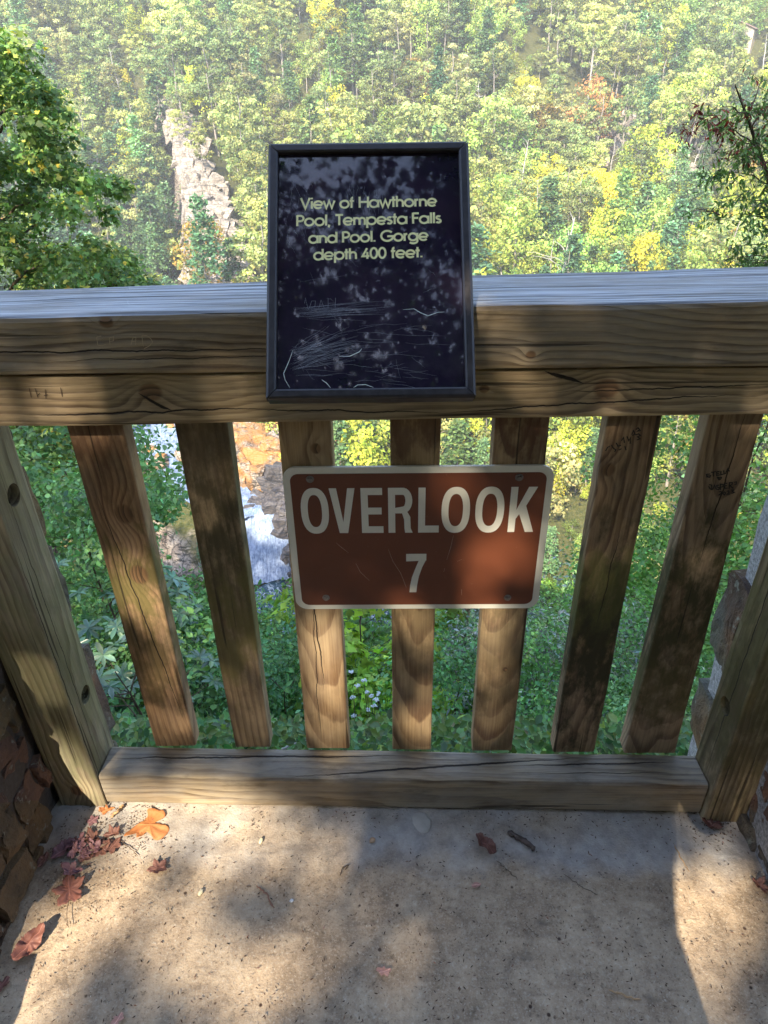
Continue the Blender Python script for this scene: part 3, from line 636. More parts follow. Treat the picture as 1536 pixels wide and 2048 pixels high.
# ---- angled information sign
dB, dT = .975, 1.026
cBL, cBR = CAM+ray(528, 797)*(dB/FPX), CAM+ray(948, 799)*(dB/FPX)
cTL, cTR = CAM+ray(540, 293)*(dT/FPX), CAM+ray(941, 281)*(dT/FPX)
ori = (cBL+cBR+cTL+cTR)/4; ay = ((cTL+cTR)-(cBL+cBR)); Hs = ay.length/2; ay.normalize()
ax_ = (cBR+cTR-cBL-cTL); Ws = ax_.length/2; ax_.normalize(); az = ax_.cross(ay).normalized(); ay = az.cross(ax_).normalized()
SM = Matrix((ax_, ay, az)).transposed().to_4x4(); SM.translation = ori
print('SIGN', Ws, Hs, [tuple(round(q, 3) for q in v) for v in (cBL, cBR, cTL, cTR)])
sign = empty('information_sign'); sign.matrix_world = SM
tag(sign, 'dark framed panel about the pool and falls leaning on the railing top', 'sign')
s = NT('bronze_metal'); P = s.coords('Object'); n = s.noise(P, 60, 5, .7); n2 = s.noise(P, 700, 2)
FRM = s.done(s.bsdf(s.mix(s.rng(n, .35, .7), (.028, .023, .024), (.05, .042, .042)), s.rng(n, .3, .7, .30, .5), s.bump(n2, .12, .0005), metal=.25, spec=.5))
def mitre_bar(W, H, wd, side):
    """one bar of the frame: rounded profile, 45 degree ends, a hair short of its neighbours"""
    prof = [(0, -.018), (0, .000), (.0012, .0035), (.004, .005), (wd-.003, .005), (wd-.0005, .0035), (wd, -.002)]
    L = W if side in (0, 2) else H; bm = bmesh.new(); rings = []
    for e in (0, 1):
        ringv = []
        for (u, z) in prof:
            g = .0006; x = (-L/2+u+g) if e == 0 else (L/2-u-g)
            if u == 0: x = (-L/2+.003) if e == 0 else (L/2-.003)
            y = -(H if side in (0, 2) else W)/2+u
            p = Vector((x, y, z)); p.rotate(Matrix.Rotation(R(90*side), 3, 'Z')); ringv.append(bm.verts.new(p))
        rings.append(ringv)
    for i in range(len(prof)-1): bm.faces.new((rings[0][i], rings[1][i], rings[1][i+1], rings[0][i+1]))
    bm.faces.new(rings[0]); bm.faces.new(rings[1][::-1])
    return bm
WD = .0148
for sd in range(4): bm_obj('frame', mitre_bar(Ws, Hs, WD, sd), FRM, sign)
bm = bmesh.new(); bmesh.ops.create_cube(bm, size=1, matrix=Matrix.Translation((0, 0, -.0135))@Matrix.Diagonal((Ws-.004, Hs-.004, .009, 1))); bm_obj('back_plate', bm, FRM, sign)
s = NT('printed_panel'); P = s.coords('Object'); n = s.noise(P, 9, 5, .65); n2 = s.noise(P, 45, 5, .7)
c = s.mix(s.rng(n, .35, .7), (.015, .011, .024), (.034, .019, .036)); c = s.mix(s.rng(n2, .6, .75, 0, .35), c, (.07, .075, .085))
sp = s.n('ShaderNodeSeparateXYZ'); s.put(sp.inputs[0], P)
scuff = s.math('MULTIPLY', s.rng(sp.outputs[1], -.02, -.16), s.rng(n, .42, .66)); c = s.mix(s.math('MULTIPLY', scuff, .5), c, (.05, .05, .06))
PANM = s.done(s.bsdf(c, s.rng(n2, .35, .7, .015, .05), s.bump(n, .02, .002), spec=.6, IOR=1.5))
bm = bmesh.new(); bmesh.ops.create_cube(bm, size=1, matrix=Matrix.Translation((0, 0, -.006))@Matrix.Diagonal((Ws-2*WD+.003, Hs-2*WD+.003, .006, 1))); bm_obj('panel', bm, PANM, sign)
IM = SM.inverted()
def SP(px, py):
    d = ray(px, py); zt = -.003; a_ = IM@CAM; b_ = (IM.to_3x3()@d); t = (zt-a_.z)/b_.z; q = a_+b_*t; return q.x, q.y
def zz(zx, zy): return SP(500+zx/3.2, 260+zy/3.2)
cream = plain('cream_print', (.90, .80, .36), .45, nscale=200, var=.06, bump=0)
bm = bmesh.new()
for t, xa, xb, ya, yb in (('View of Hawthorne', 322, 1197, 506, 487), ('Pool, Tempesta Falls', 296, 1226, 616, 596), ('and Pool. Gorge', 374, 1142, 726, 706), ('depth 400 feet.', 406, 1108, 833, 815)):
    a_ = zz(xa, ya); b_ = zz(xb, yb); cp = (zz(xa, ya-70)[1]-a_[1]); set_text(bm, t, a_[0], b_[0], a_[1], b_[1], cp, cp*.185, -.0028)
bm_obj('lettering', bm, cream, sign, fixn=False)
scr = plain('scratch', (.30, .30, .33), .6, nscale=300, var=.3, bump=0); scr2 = plain('pale_scratch', (.75, .78, .70), .6, nscale=300, var=.1, bump=0)
rng = np.random.default_rng(5); bm = bmesh.new()
def zpts(l): return [zz(*p) for p in l]
def scratch(bm, a, b, w, n=5, j=4, z=-.00265):
    pts = [zz(a[0]+(b[0]-a[0])*t+rng.normal(0, j)*(0 < t < 1), a[1]+(b[1]-a[1])*t+rng.normal(0, j)*(0 < t < 1)) for t in np.linspace(0, 1, n)]
    ribbon(bm, pts, w, z+rng.uniform(0, .0001), taper=True)
for _ in range(46): y0 = rng.uniform(1410, 1540); scratch(bm, (250+rng.uniform(0, 60), y0), (520+rng.uniform(-60, 200), y0-rng.uniform(50, 170)), .00022)
for _ in range(30): y0 = rng.uniform(1130, 1220); scratch(bm, (270+rng.uniform(0, 120), y0), (600+rng.uniform(-60, 300), y0-rng.uniform(-20, 60)), .00018)
for _ in range(40): x0 = rng.uniform(230, 1000); y0 = rng.uniform(1250, 1620); scratch(bm, (x0, y0), (x0+rng.uniform(60, 330), y0+rng.uniform(-50, 60)), .0002)
for _ in range(26): x0 = rng.uniform(600, 880); y0 = rng.uniform(330, 420); scratch(bm, (x0, y0+rng.uniform(0, 60)), (x0+rng.normal(0, 12), y0+rng.uniform(60, 190)), .0002)
for _ in range(22): x0 = rng.uniform(215, 420); y0 = rng.uniform(320, 700); scratch(bm, (x0, y0), (x0+rng.normal(0, 30), y0+rng.uniform(40, 150)), .00018)
for _ in range(24): x0 = rng.uniform(200, 1250); y0 = rng.uniform(850, 1600); scratch(bm, (x0, y0), (x0+rng.normal(0, 90), y0+rng.normal(0, 60)), .00018)
for l in ([(350, 1110), (355, 1075), (370, 1140), (378, 1150)], [(395, 1095), (380, 1140), (415, 1130), (420, 1095), (395, 1095)], [(440, 1140), (455, 1090), (475, 1140)], [(447, 1120), (470, 1120)], [(500, 1080), (500, 1140)], [(548, 1075), (545, 1135)], [(500, 1110), (548, 1108)]): ribbon(bm, zpts(l), .0003, -.00252)
bm_obj('scratches', bm, scr, sign, fixn=False)
bm = bmesh.new()
for l in ([(980, 1150), (1050, 1145), (1090, 1170), (1140, 1190), (1200, 1168), (1245, 1165)], [(460, 1600), (490, 1620), (515, 1650)], [(660, 1650), (690, 1632), (740, 1630), (790, 1648)], [(275, 1410), (250, 1480), (215, 1560), (225, 1600), (255, 1650)], [(570, 1450), (640, 1448), (700, 1420), (716, 1400)]): ribbon(bm, zpts(l), .0009, -.0025, taper=True)
bm_obj('gouges', bm, scr2, sign, fixn=False)
bm = bmesh.new()
for sx in (-1, 1): bmesh.ops.create_cube(bm, size=1, matrix=Matrix.Translation((sx*.06, -.02, -.045))@Matrix.Diagonal((.03, .10, .055, 1)))
bm_obj('bracket', bm, FRM, sign)

# ---- brown sign
sg = empty('overlook_sign', (.034, 1.085, .688)); tag(sg, 'brown metal plate reading OVERLOOK 7 bolted to three slats', 'sign')
def rrect(bm, x0, x1, z0, z1, r, y0, y1, n=10):
    pts = []
    for cx, cz, a in ((x1-r, z1-r, 0), (x0+r, z1-r, 90), (x0+r, z0+r, 180), (x1-r, z0+r, 270)):
        pts += [(cx+r*math.cos(R(a+90*i/n)), cz+r*math.sin(R(a+90*i/n))) for i in range(n+1)]
    f = [bm.verts.new((x, y0, z)) for x, z in pts]; b = [bm.verts.new((x, y1, z)) for x, z in pts]
    bm.faces.new(f); bm.faces.new(b[::-1])
    for i in range(len(f)): j = (i+1) % len(f); bm.faces.new((f[i], b[i], b[j], f[j]))
def sg_obj(name, bm, mat): o = bm_obj(name, bm, mat, sg); o.location = -sg.location; return o
offw = plain('reflective_white', (.72, .69, .61), .5, nscale=25, var=.07, bump=.03)
s = NT('brown_sheeting'); P = s.coords('Object'); n = s.noise(P, 4, 4, .6); n2 = s.noise(P, 90, 5, .7)
c = s.mix(s.rng(n, .35, .7), (.115, .033, .015), (.165, .048, .021)); c = s.mix(s.rng(n2, .66, .75, 0, .35), c, (.30, .17, .12))
BRN = s.done(s.bsdf(c, s.rng(n, .3, .7, .32, .5), s.bump(n2, .05, .001), spec=.45))
SX0, SX1, SZ0, SZ1 = -.2035, .2715, .529, .8475
bm = bmesh.new(); rrect(bm, SX0, SX1, SZ0, SZ1, .024, 1.083, 1.0885); sg_obj('plate', bm, offw)
bm = bmesh.new(); rrect(bm, SX0+.0125, SX1-.0125, SZ0+.011, SZ1-.0125, .015, 1.0825, 1.0829); sg_obj('face', bm, BRN)
def LZ(zx, zy): v = U(540+zx*.3841, 900+zy*.3841, y=1.0822); return v.x, v.z
def sup(w, h, e=2.35, n=44, x=0, y=0): return [(x+w/2+w/2*math.copysign(abs(math.cos(t))**(2/e), math.cos(t)), y+h/2+h/2*math.copysign(abs(math.sin(t))**(2/e), math.sin(t))) for t in [2*math.pi*i/n for i in range(n)]]
def ringf(bm, a, b, tf, y):
    va = [bm.verts.new((*[tf(p)[0]], y, tf(p)[1])) for p in a]; vb = [bm.verts.new((tf(p)[0], y, tf(p)[1])) for p in b]
    for i in range(len(a)): j = (i+1) % len(a); bm.faces.new((va[i], va[j], vb[j], vb[i]))
def polyf(bm, pts, tf, y): bm.faces.new([bm.verts.new((tf(p)[0], y, tf(p)[1])) for p in pts])
bm = bmesh.new()
(_, zt), (_, zb_) = LZ(750, 196), LZ(750, 430); hh = zt-zb_
Y_ = 1.0821
for ch, xa, xb, yr in (('O', 161, 306, 315), ('V', 305, 440, 203), ('E', 475, 589, 315), ('R', 617, 743, 400), ('L', 771, 878, 428), ('O', 893, 1041, 315), ('O', 1069, 1219, 315), ('K', 1246, 1382, 315)):
    x0 = LZ(xa, yr)[0]; x1 = LZ(xb, yr)[0]; wl = x1-x0; tf = lambda p, x0=x0: (x0+p[0], zb_+p[1]*hh); W = wl; st = .0125; sh = .152
    if ch == 'O': ringf(bm, sup(W, 1.02, y=-.01), sup(W-2*st, 1-2*sh+.02, x=st, y=sh-.01), tf, Y_)
    elif ch == 'V': polyf(bm, [(0, 1), (st*1.05, 1), (W*.5, .25), (W-st*1.05, 1), (W, 1), (W*.5+st*.62, 0), (W*.5-st*.62, 0)], tf, Y_)
    elif ch == 'E':
        polyf(bm, [(0, 0), (st, 0), (st, 1), (0, 1)], tf, Y_)
        for z0, z1, we in ((0, sh, W), (.42, .42+sh, W*.93), (1-sh, 1, W*.97)): polyf(bm, [(st, z0), (we, z0), (we, z1), (st, z1)], tf, Y_)
    elif ch == 'L': polyf(bm, [(0, 0), (W, 0), (W, sh*1.05), (st, sh*1.05), (st, 1), (0, 1)], tf, Y_)
    elif ch == 'R':
        polyf(bm, [(0, 0), (st, 0), (st, 1), (0, 1)], tf, Y_)
        oa = [(st, 1), (W*.6, 1)]+[(W*.6+W*.38*math.sin(t), .72+.28*math.cos(t)) for t in np.linspace(.15, math.pi, 12)]+[(st, .44)]
        ib = [(st, 1-sh), (W*.6, 1-sh)]+[(W*.6+(W*.38-st)*math.sin(t), .72+(.28-sh)*math.cos(t)) for t in np.linspace(.15, math.pi, 12)]+[(st, .44+sh*.8)]
        va = [bm.verts.new((tf(p)[0], Y_, tf(p)[1])) for p in oa]; vb = [bm.verts.new((tf(p)[0], Y_, tf(p)[1])) for p in ib]
        for i in range(len(oa)-1): bm.faces.new((va[i], va[i+1], vb[i+1], vb[i]))
        polyf(bm, [(W*.52, .44), (W*.78, .47), (W*.9, .36), (W*.92, .10), (W, 0), (W-st*1.1, 0), (W-st*1.2, .10), (W-st*1.25, .30), (W*.52+.002, .44-.0)], lambda p: (tf(p)[0], tf(p)[1]), Y_-.00003)
    elif ch == 'K':
        polyf(bm, [(0, 0), (st, 0), (st, 1), (0, 1)], tf, Y_)
        polyf(bm, [(st, .30), (st, .50), (W-st*1.25, 1), (W, 1), (st+W*.26, .48), (st+W*.12, .40)], tf, Y_)
        polyf(bm, [(st+W*.10, .44), (st+W*.34, .62), (W, 0), (W-st*1.2, 0)], tf, Y_-.00003)
(x0, zt7), (x1, zb7) = LZ(709, 541), LZ(814, 740); h7 = zt7-zb7; x0 = LZ(709, 560)[0]; x1 = LZ(814, 560)[0]; W = x1-x0; tf = lambda p: (x0+p[0], zb7+p[1]*h7)
polyf(bm, [(0, 1), (W, 1), (W, 1-.17), (0, 1-.19)], tf, Y_)
l = [(W, .86), (W*.80, .66), (W*.64, .42), (W*.56, .20), (W*.52, 0)]; r_ = [(W-st*1.1, .84), (W*.80-st, .64), (W*.62-st, .40), (W*.53-st, .18), (W*.50-st, 0)]
va = [bm.verts.new((tf(p)[0], Y_-.00003, tf(p)[1])) for p in l]; vb = [bm.verts.new((tf(p)[0], Y_-.00003, tf(p)[1])) for p in r_]
for i in range(len(l)-1): bm.faces.new((va[i], va[i+1], vb[i+1], vb[i]))
sg_obj('lettering', bm, offw)
for zx, zy in ((208, 152), (1298, 143), (292, 769), (1237, 769)):
    X, Z = LZ(zx, zy); bm = bmesh.new()
    for rr, dp, y, n in ((.0072, .0016, 1.0817, 24), (.0048, .004, 1.0793, 6)):
        bmesh.ops.create_cone(bm, cap_ends=True, segments=n, radius1=rr, radius2=rr*.92, depth=dp, matrix=Matrix.Translation((X, y, Z))@Matrix.Rotation(R(90), 4, 'X'))
    sg_obj('bolt', bm, steel)
bm = bmesh.new()
for l in ([(345, 483), (370, 505), (408, 535)], [(447, 590), (470, 635), (518, 680)], [(955, 445), (940, 510), (920, 572)], [(615, 515), (640, 580), (680, 640), (700, 690), (710, 718)], [(975, 580), (1000, 568)], [(997, 725), (998, 755)], [(905, 635), (910, 615)]):
    q = [LZ(*p) for p in l]; P2 = bmesh.new(); ribbon(P2, q, .0006, 0, taper=True)
    for f in P2.faces: bm.faces.new([bm.verts.new((v.co.x, 1.08205, v.co.y)) for v in f.verts])
    P2.free()
sg_obj('scratches', bm, plain('sheeting_scratch', (.5, .36, .28), .6, nscale=200))

# ---- marker writing and carved initials, parts of the railing
def marks(name, lines, w, y, mat, label=None):
    bm = bmesh.new(); k = 0
    for l in lines:
        q = [(lambda v: (v.x, v.z))(U(px, py, y=y)) for px, py in l]; P2 = bmesh.new(); ribbon(P2, q, w, 0)
        for f in P2.faces: bm.faces.new([bm.verts.new((v.co.x, y-.0001*(k % 3), v.co.y)) for v in f.verts])
        P2.free(); k += 1
    o = bm_obj(name, bm, mat, rail); o.location = PZ
    if label: o['label'] = label
ink = plain('black_marker', (.012, .010, .010), .6, nscale=300, var=.2, bump=0)
Zm = lambda l: [(960+x/2.4375, 820+y/2.4375) for x, y in l]
W_ = [[(1122, 312), (1104, 314), (1106, 322), (1124, 320), (1120, 328), (1102, 326)], [(1126, 304), (1150, 300)], [(1138, 302), (1138, 324)], [(1168, 300), (1154, 302), (1154, 320), (1170, 316)], [(1156, 311), (1166, 310)], [(1174, 298), (1174, 316), (1186, 312)], [(1188, 294), (1190, 312), (1200, 308)], [(1198, 306), (1208, 284), (1216, 300)], [(1202, 298), (1214, 294)],
     [(1168, 342), (1160, 334), (1158, 328), (1164, 328), (1168, 333), (1174, 327), (1178, 331), (1168, 342)],
     [(1114, 372), (1122, 384), (1130, 388), (1130, 366), (1116, 364)], [(1134, 388), (1142, 366), (1152, 386)], [(1166, 366), (1154, 368), (1156, 376), (1168, 378), (1164, 388), (1152, 386)], [(1172, 390), (1172, 362), (1186, 364), (1184, 374), (1174, 376)], [(1206, 356), (1192, 360), (1194, 382), (1208, 380)], [(1194, 370), (1204, 368)], [(1214, 384), (1216, 354), (1230, 354), (1228, 364), (1218, 368), (1234, 382)], [(1238, 352), (1250, 350), (1248, 362), (1240, 364)],
     [(1164, 400), (1174, 396), (1178, 404), (1164, 414), (1180, 414)], [(1190, 398), (1184, 408), (1192, 414), (1198, 404), (1190, 398)], [(1202, 396), (1212, 394), (1214, 402), (1204, 410), (1218, 410)], [(1224, 390), (1236, 390), (1230, 398), (1240, 402), (1226, 408)]]
marks('marker_writing', [Zm(l) for l in W_], .0021, 1.0883, ink)
W2 = [[(612, 200), (622, 182), (634, 176)], [(640, 170), (650, 186), (662, 194), (656, 204)], [(664, 160), (672, 176), (688, 172)], [(690, 150), (700, 134), (704, 160)], [(706, 176), (712, 196)], [(716, 128), (726, 150), (734, 134), (732, 164)], [(740, 120), (748, 100), (756, 118), (742, 124)], [(760, 96), (770, 86), (778, 96), (766, 104), (784, 100)], [(758, 122), (772, 116), (782, 124), (768, 130), (780, 140), (764, 146)], [(676, 196), (690, 188)]]
marks('marker_scribble', [Zm(l) for l in W2], .0021, 1.0883, ink)
cut = plain('fresh_cut_wood', (.46, .35, .22), .8, nscale=200)
Zc = lambda l: [(x/2.743, 540+y/2.743) for x, y in l]
W3 = [[(556, 362), (530, 368), (536, 412), (560, 416), (580, 408)], [(604, 412), (600, 372), (624, 366), (622, 388), (606, 392)], [(718, 412), (728, 374), (746, 368), (744, 410)], [(724, 394), (744, 390)], [(786, 420), (778, 360), (806, 360), (828, 378), (838, 396), (820, 416), (790, 432)]]
marks('carved_initials', [Zc(l) for l in W3], .0009, 1.0292, cut)
Zc2 = [[(160, 648), (172, 700)], [(192, 648), (208, 700)], [(205, 690), (218, 676)], [(248, 655), (252, 705)], [(332, 645), (342, 695)], [(240, 690), (262, 684)]]
marks('carved_tally', [Zc(l) for l in Zc2], .0011, 1.0412, plain('dark_cut', (.05, .03, .02), .9))

# ---- stone walls on both sides
s = NT('wall_stone'); P = s.coords('World'); n = s.noise(P, 4, 6, .65); n2 = s.noise(P, 40, 5, .7); oi = s.voro(P, 3.5, out='Color')
c = s.ramp(n, [(.32, (.055, .045, .038)), (.48, (.14, .095, .06)), (.6, (.21, .13, .07)), (.72, (.20, .175, .15))])
c = s.mix(.55, c, s.mix(1., c, s.mix(.6, oi, (.9, .8, .7)), 'MULTIPLY')); c = s.mix(s.rng(s.noise(P, 2.2, 3), .5, .6, 0, .7), c, (.11, .12, .10)); c = s.mix(s.rng(s.noise(P, 26, 4, .7), .60, .66, 0, .6), c, (.26, .27, .22)); c = s.mix(s.rng(n2, .6, .7, 0, .5), c, (.035, .03, .025))
STONE = s.done(s.bsdf(c, .85, s.bump(s.math('ADD', n, s.math('MULTIPLY', n2, .5)), 1.0, .03), spec=.25))
s = NT('shaded_mortar'); P = s.coords('World'); n = s.noise(P, 110, 4, .7); SHADEMORT = s.done(s.bsdf(s.mix(n, (.05, .04, .033), (.12, .10, .085)), .95, s.bump(n, .9, .006), spec=.15))  # darker copy of the wall mortar, left wall's shade put into its colour
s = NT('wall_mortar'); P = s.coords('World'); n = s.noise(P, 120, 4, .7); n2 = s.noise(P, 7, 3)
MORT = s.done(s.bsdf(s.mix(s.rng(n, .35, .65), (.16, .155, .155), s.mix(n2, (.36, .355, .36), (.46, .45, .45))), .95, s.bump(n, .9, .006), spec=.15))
def stone_block(bm, c, half, rng, seed, n=7, rough=.12):
    """a split stone: flat-ish facets, chipped edges, rough skin"""
    b2 = bmesh.new(); Q = np.array([(a, b, d) for a in (-1, 1) for b in (-1, 1) for d in (-1, 1)], float); Q = Q*rng.uniform(.78, 1.0, Q.shape)
    X = rng.uniform(-1, 1, (10, 3)); ax = rng.integers(0, 3, 10); X[np.arange(10), ax] = rng.choice([-1, 1], 10)*rng.uniform(.92, 1.12, 10); Q = np.concatenate([Q, X*.97])*np.array(half)
    vs = [b2.verts.new(q) for q in Q]; r = bmesh.ops.convex_hull(b2, input=vs); dead = [g for g in r['geom_interior'] if isinstance(g, bmesh.types.BMVert)]
    if dead: bmesh.ops.delete(b2, geom=dead, context='VERTS')
    bmesh.ops.subdivide_edges(b2, edges=b2.edges[:], cuts=5, use_grid_fill=True); bmesh.ops.triangulate(b2, faces=b2.faces[:])
    P = np.array([v.co[:] for v in b2.verts]); P = P+np.stack([vnoise(P+seed*.37, 14, k+1, 4) for k in range(3)], 1)*.010+np.stack([vnoise(P+seed*.37, 55, k+5, 3) for k in range(3)], 1)*.0032
    P = P+np.array(c); b2.verts.ensure_lookup_table(); b2.verts.index_update(); vs = [bm.verts.new(p) for p in P]
    for f in b2.faces: bm.faces.new([vs[v.index] for v in f.verts])
    b2.free()
def WH(y): return float(np.interp(y, [.38, .48, .50, .64, .70, .76, .86, .94, .975, .99], [.26, .10, .06, .07, .16, .22, .40, .56, .62, .93]))
def wall(sgn, label, ends):
    root = empty('stone_wall', (sgn*1.0, 0, 0)); tag(root, label, 'wall'); rng = np.random.default_rng(40+sgn)
    bm = bmesh.new(); bmesh.ops.create_cube(bm, size=1, matrix=Matrix.Translation((sgn*1.06, .02 if sgn > 0 else 0, -.05))@Matrix.Diagonal((.585 if sgn > 0 else .56, 2.50 if sgn > 0 else 2.47, 1.94, 1)))
    bmesh.ops.subdivide_edges(bm, edges=bm.edges[:], cuts=24, use_grid_fill=True)
    Pm = np.array([v.co[:] for v in bm.verts]); d = np.stack([vnoise(Pm, 7, k+2, 3) for k in range(3)], 1)*.012
    for v, q in zip(bm.verts, d):
        v.co += Vector(q)
        if v.co.z > WH(v.co.y)-.02: v.co.z = WH(v.co.y)-.02
    mo = bm_obj('mortar', bm, MORT if sgn > 0 else SHADEMORT, root, smooth=True); mo.location = (-sgn*1.0, 0, 0)
    bm = bmesh.new(); z = -.06; k = 0
    while z < .88:
        h = rng.uniform(.12, .22); y = -1.15+rng.uniform(0, .1)
        while y < .99:
            l = rng.uniform(.16, .40); l = min(l, 1.0-y+.03)
            if l > .08 and y+l < .60 and z+h*.7 < WH(y+l*.5): stone_block(bm, (sgn*(.845+rng.uniform(0, .012)), y+l/2, z+h/2), (.085, l/2-.008, h/2-.007), rng, k+50*sgn); k += 1
            y += l
        z += h
    z = -.04
    while z < .93:
        h = rng.uniform(.065, .11); y = .50+rng.uniform(0, .04)
        while y < .985:
            l = rng.uniform(.07, .15); l = min(l, 1.0-y)
            if l > .035 and z+h*.8 < WH(y+l*.5)+.03: stone_block(bm, (sgn*(.838+rng.uniform(0, .02)), y+l/2, z+h/2), (.085, l/2-.003, h/2-.004), rng, k+50*sgn); k += 1
            y += l
        z += h
    for xx in np.arange(.86, 1.3, .2):
        for y in (-1.0, -.68, -.36, -.04, .26, .55, .77, .91, 1.11): stone_block(bm, (sgn*(xx+rng.normal(0, .01)), y, WH(y)-.01), (.10, .15 if y < .6 or y > 1 else .075, .03), rng, k+7); k += 1
    for (y, z, hx, hy, hz_, xx) in ends: stone_block(bm, (sgn*xx, y, z), (hx, hy, hz_), rng, k+90, rough=.2); k += 1
    so_ = bm_obj('stones', bm, STONE, root, smooth=False); so_.location = (-sgn*1.0, 0, 0)
wall(-1, 'dark rough masonry wall ending at the post with two bolt holes', [(1.20, .86, .10, .085, .10, .875), (1.205, .66, .10, .085, .10, .868), (1.215, .44, .10, .09, .11, .862), (1.20, .10, .10, .10, .17, .852), (1.20, -.22, .10, .09, .12, .865)])
wall(1, 'masonry wall with grey mortar ending at the post with one bolt hole', [(1.255, .34, .10, .06, .12, .845), (1.25, .03, .10, .06, .085, .842), (1.235, .84, .09, .06, .08, .86), (1.25, -.3, .09, .07, .1, .85)])

# ================================================================ litter on the floor
def fleaf(name, label, catg, px, py, size, mat, shape, rot=0, curl=.2, tilt=(0, 0), lift=.002, stem=.0, group=None, seed=0):
    rng = np.random.default_rng(seed+int(px)); n = 72; th = np.linspace(0, 2*math.pi, n, endpoint=False)
    if shape == 'oak': r = .40+.14*np.cos(th)**2+.15*np.cos(5*th+.3)+.05*np.cos(10*th)+.04*np.cos(3*th+1)+.008*rng.normal(size=n)
    elif shape == 'maple': r = .38+.24*np.abs(np.cos(2.5*th))**1.6+.035*np.cos(15*th)+.05*np.cos(2*th)
    elif shape == 'plain': r = .5/np.sqrt((np.cos(th))**2+(np.sin(th)*2.1)**2)+.01*rng.normal(size=n)
    else: r = .34+.10*np.cos(2*th+1)+.08*np.cos(5*th)+.035*rng.normal(size=n)
    rings = [0.0, .3, .6, .85, 1.0]; V = [(0, 0)]
    if isinstance(shape, list):
        Q = np.array(shape, float); m_ = len(Q); t_ = np.linspace(0, m_, n, endpoint=False); k_ = t_.astype(int); f_ = (t_-k_)[:, None]
        a0, a1, a2, a3 = Q[(k_-1) % m_], Q[k_ % m_], Q[(k_+1) % m_], Q[(k_+2) % m_]
        O_ = .5*(2*a1+(a2-a0)*f_+(2*a0-5*a1+4*a2-a3)*f_**2+(3*a1-a0-3*a2+a3)*f_**3)
        for k in rings[1:]: V += [tuple(q*k) for q in O_]
    else:
      for k in rings[1:]: V += [(k*r[i]*math.cos(th[i]), k*r[i]*math.sin(th[i])) for i in range(n)]
    V = np.array(V); rad = np.hypot(V[:, 0], V[:, 1]); z = curl*(V[:, 1]**2*1.4+.25*V[:, 0]**2)+vnoise(np.c_[V, V[:, :1]*0], 6, seed+3, 2)*.05*(1+curl)+.015*np.cos(10*np.arctan2(V[:, 1], V[:, 0]))*rad
    bm = bmesh.new(); vs = [bm.verts.new((a*size, b*size, c_*size)) for (a, b), c_ in zip(V, z)]
    for i in range(n):
        j = (i+1) % n; bm.faces.new((vs[0], vs[1+i], vs[1+j]))
        for k in range(3): a = 1+k*n; bm.faces.new((vs[a+i], vs[a+n+i], vs[a+n+j], vs[a+j]))
    bmesh.ops.recalc_face_normals(bm, faces=bm.faces[:])
    zm = min(v.co.z for v in bm.verts)
    for v in bm.verts: v.co.z -= zm
    p = UF(px, py); o = bm_obj(name, bm, mat, None, smooth=True, loc=(p.x, p.y, p.z+lift-.001), rot=(tilt[0], tilt[1]+.027, R(rot)))
    sm = o.modifiers.new('t', 'SOLIDIFY'); sm.thickness = .0006
    if stem:
        t = np.linspace(0, 1, 8); pth = np.c_[-(.25+t*stem/size)*size, np.sin(t*2.2)*.12*stem, .002+.003*np.sin(t*3)]
        v, f = tube(pth, np.full(8, .0007), 5); st_ = obj('stem', me_np('stem', v, f, TWIG, smooth=True), o)
    return tag(o, label, catg, group)
TWIG = plain('twig', (.10, .065, .04), .8, nscale=80, var=.3)
def lmat(name, a, b, v=26):
    s = NT(name); P = s.coords('Object'); n = s.noise(P, v, 5, .65); n2 = s.noise(P, 260, 3)
    c = s.mix(s.rng(n, .35, .68), a, b); c = s.mix(s.rng(n2, .64, .74, 0, .6), c, tuple(x*.25 for x in a))
    at_ = s.n('ShaderNodeSeparateXYZ'); s.put(at_.inputs[0], P); vn = s.rng(s.math('ABSOLUTE', at_.outputs[1]), .0003, .0011, .6, 0)
    c = s.mix(vn, c, tuple(min(1, x*1.7) for x in b))
    return s.done(s.bsdf(c, .55, s.bump(s.math('ADD', n, vn), .4, .002), spec=.35))
ORG = lmat('orange_leaf', (.36, .125, .04), (.48, .20, .075)); RED = lmat('red_leaf', (.15, .055, .042), (.235, .10, .072)); PUR = lmat('purple_leaf', (.15, .065, .07), (.27, .14, .15)); BRL = lmat('brown_leaf', (.13, .055, .04), (.24, .11, .08)); PNK = lmat('faded_pink_leaf', (.42, .20, .15), (.50, .28, .22))
fleaf('oak_leaf', 'large orange oak leaf touching the bottom rail', 'leaf', 300, 1652, .092, ORG, [((x-915)/360, -(y-150)/300) for x, y in [(860, 35), (930, 25), (1000, 40), (1025, 80), (965, 108), (952, 130), (1020, 140), (1080, 160), (1095, 200), (1060, 245), (1000, 265), (945, 228), (905, 205), (880, 240), (845, 258), (822, 215), (790, 240), (735, 250), (765, 190), (830, 125), (870, 80)]], rot=0, curl=.12, stem=0, seed=1)
fleaf('oak_leaf', 'small bright orange leaf scrap in the corner at the foot of the holed post', 'leaf', 213, 1622, .034, ORG, 'rag', rot=40, curl=.9, tilt=(.4, .2), seed=2)
fleaf('maple_leaf', 'dusky red maple leaf with a long curved stem on the floor by the wall', 'leaf', 140, 1782, .056, RED, 'maple', rot=115, curl=.35, stem=.065, seed=3)
fleaf('maple_leaf', 'long folded dusky red leaf lying close to the wall foot', 'leaf', 62, 1890, .072, RED, 'plain', rot=62, curl=1.3, tilt=(.15, -.1), seed=4)
fleaf('curled_leaf', 'purple curled leaf among twigs in the wall corner', 'leaf', 128, 1702, .055, PUR, 'plain', rot=50, curl=2.0, seed=5)
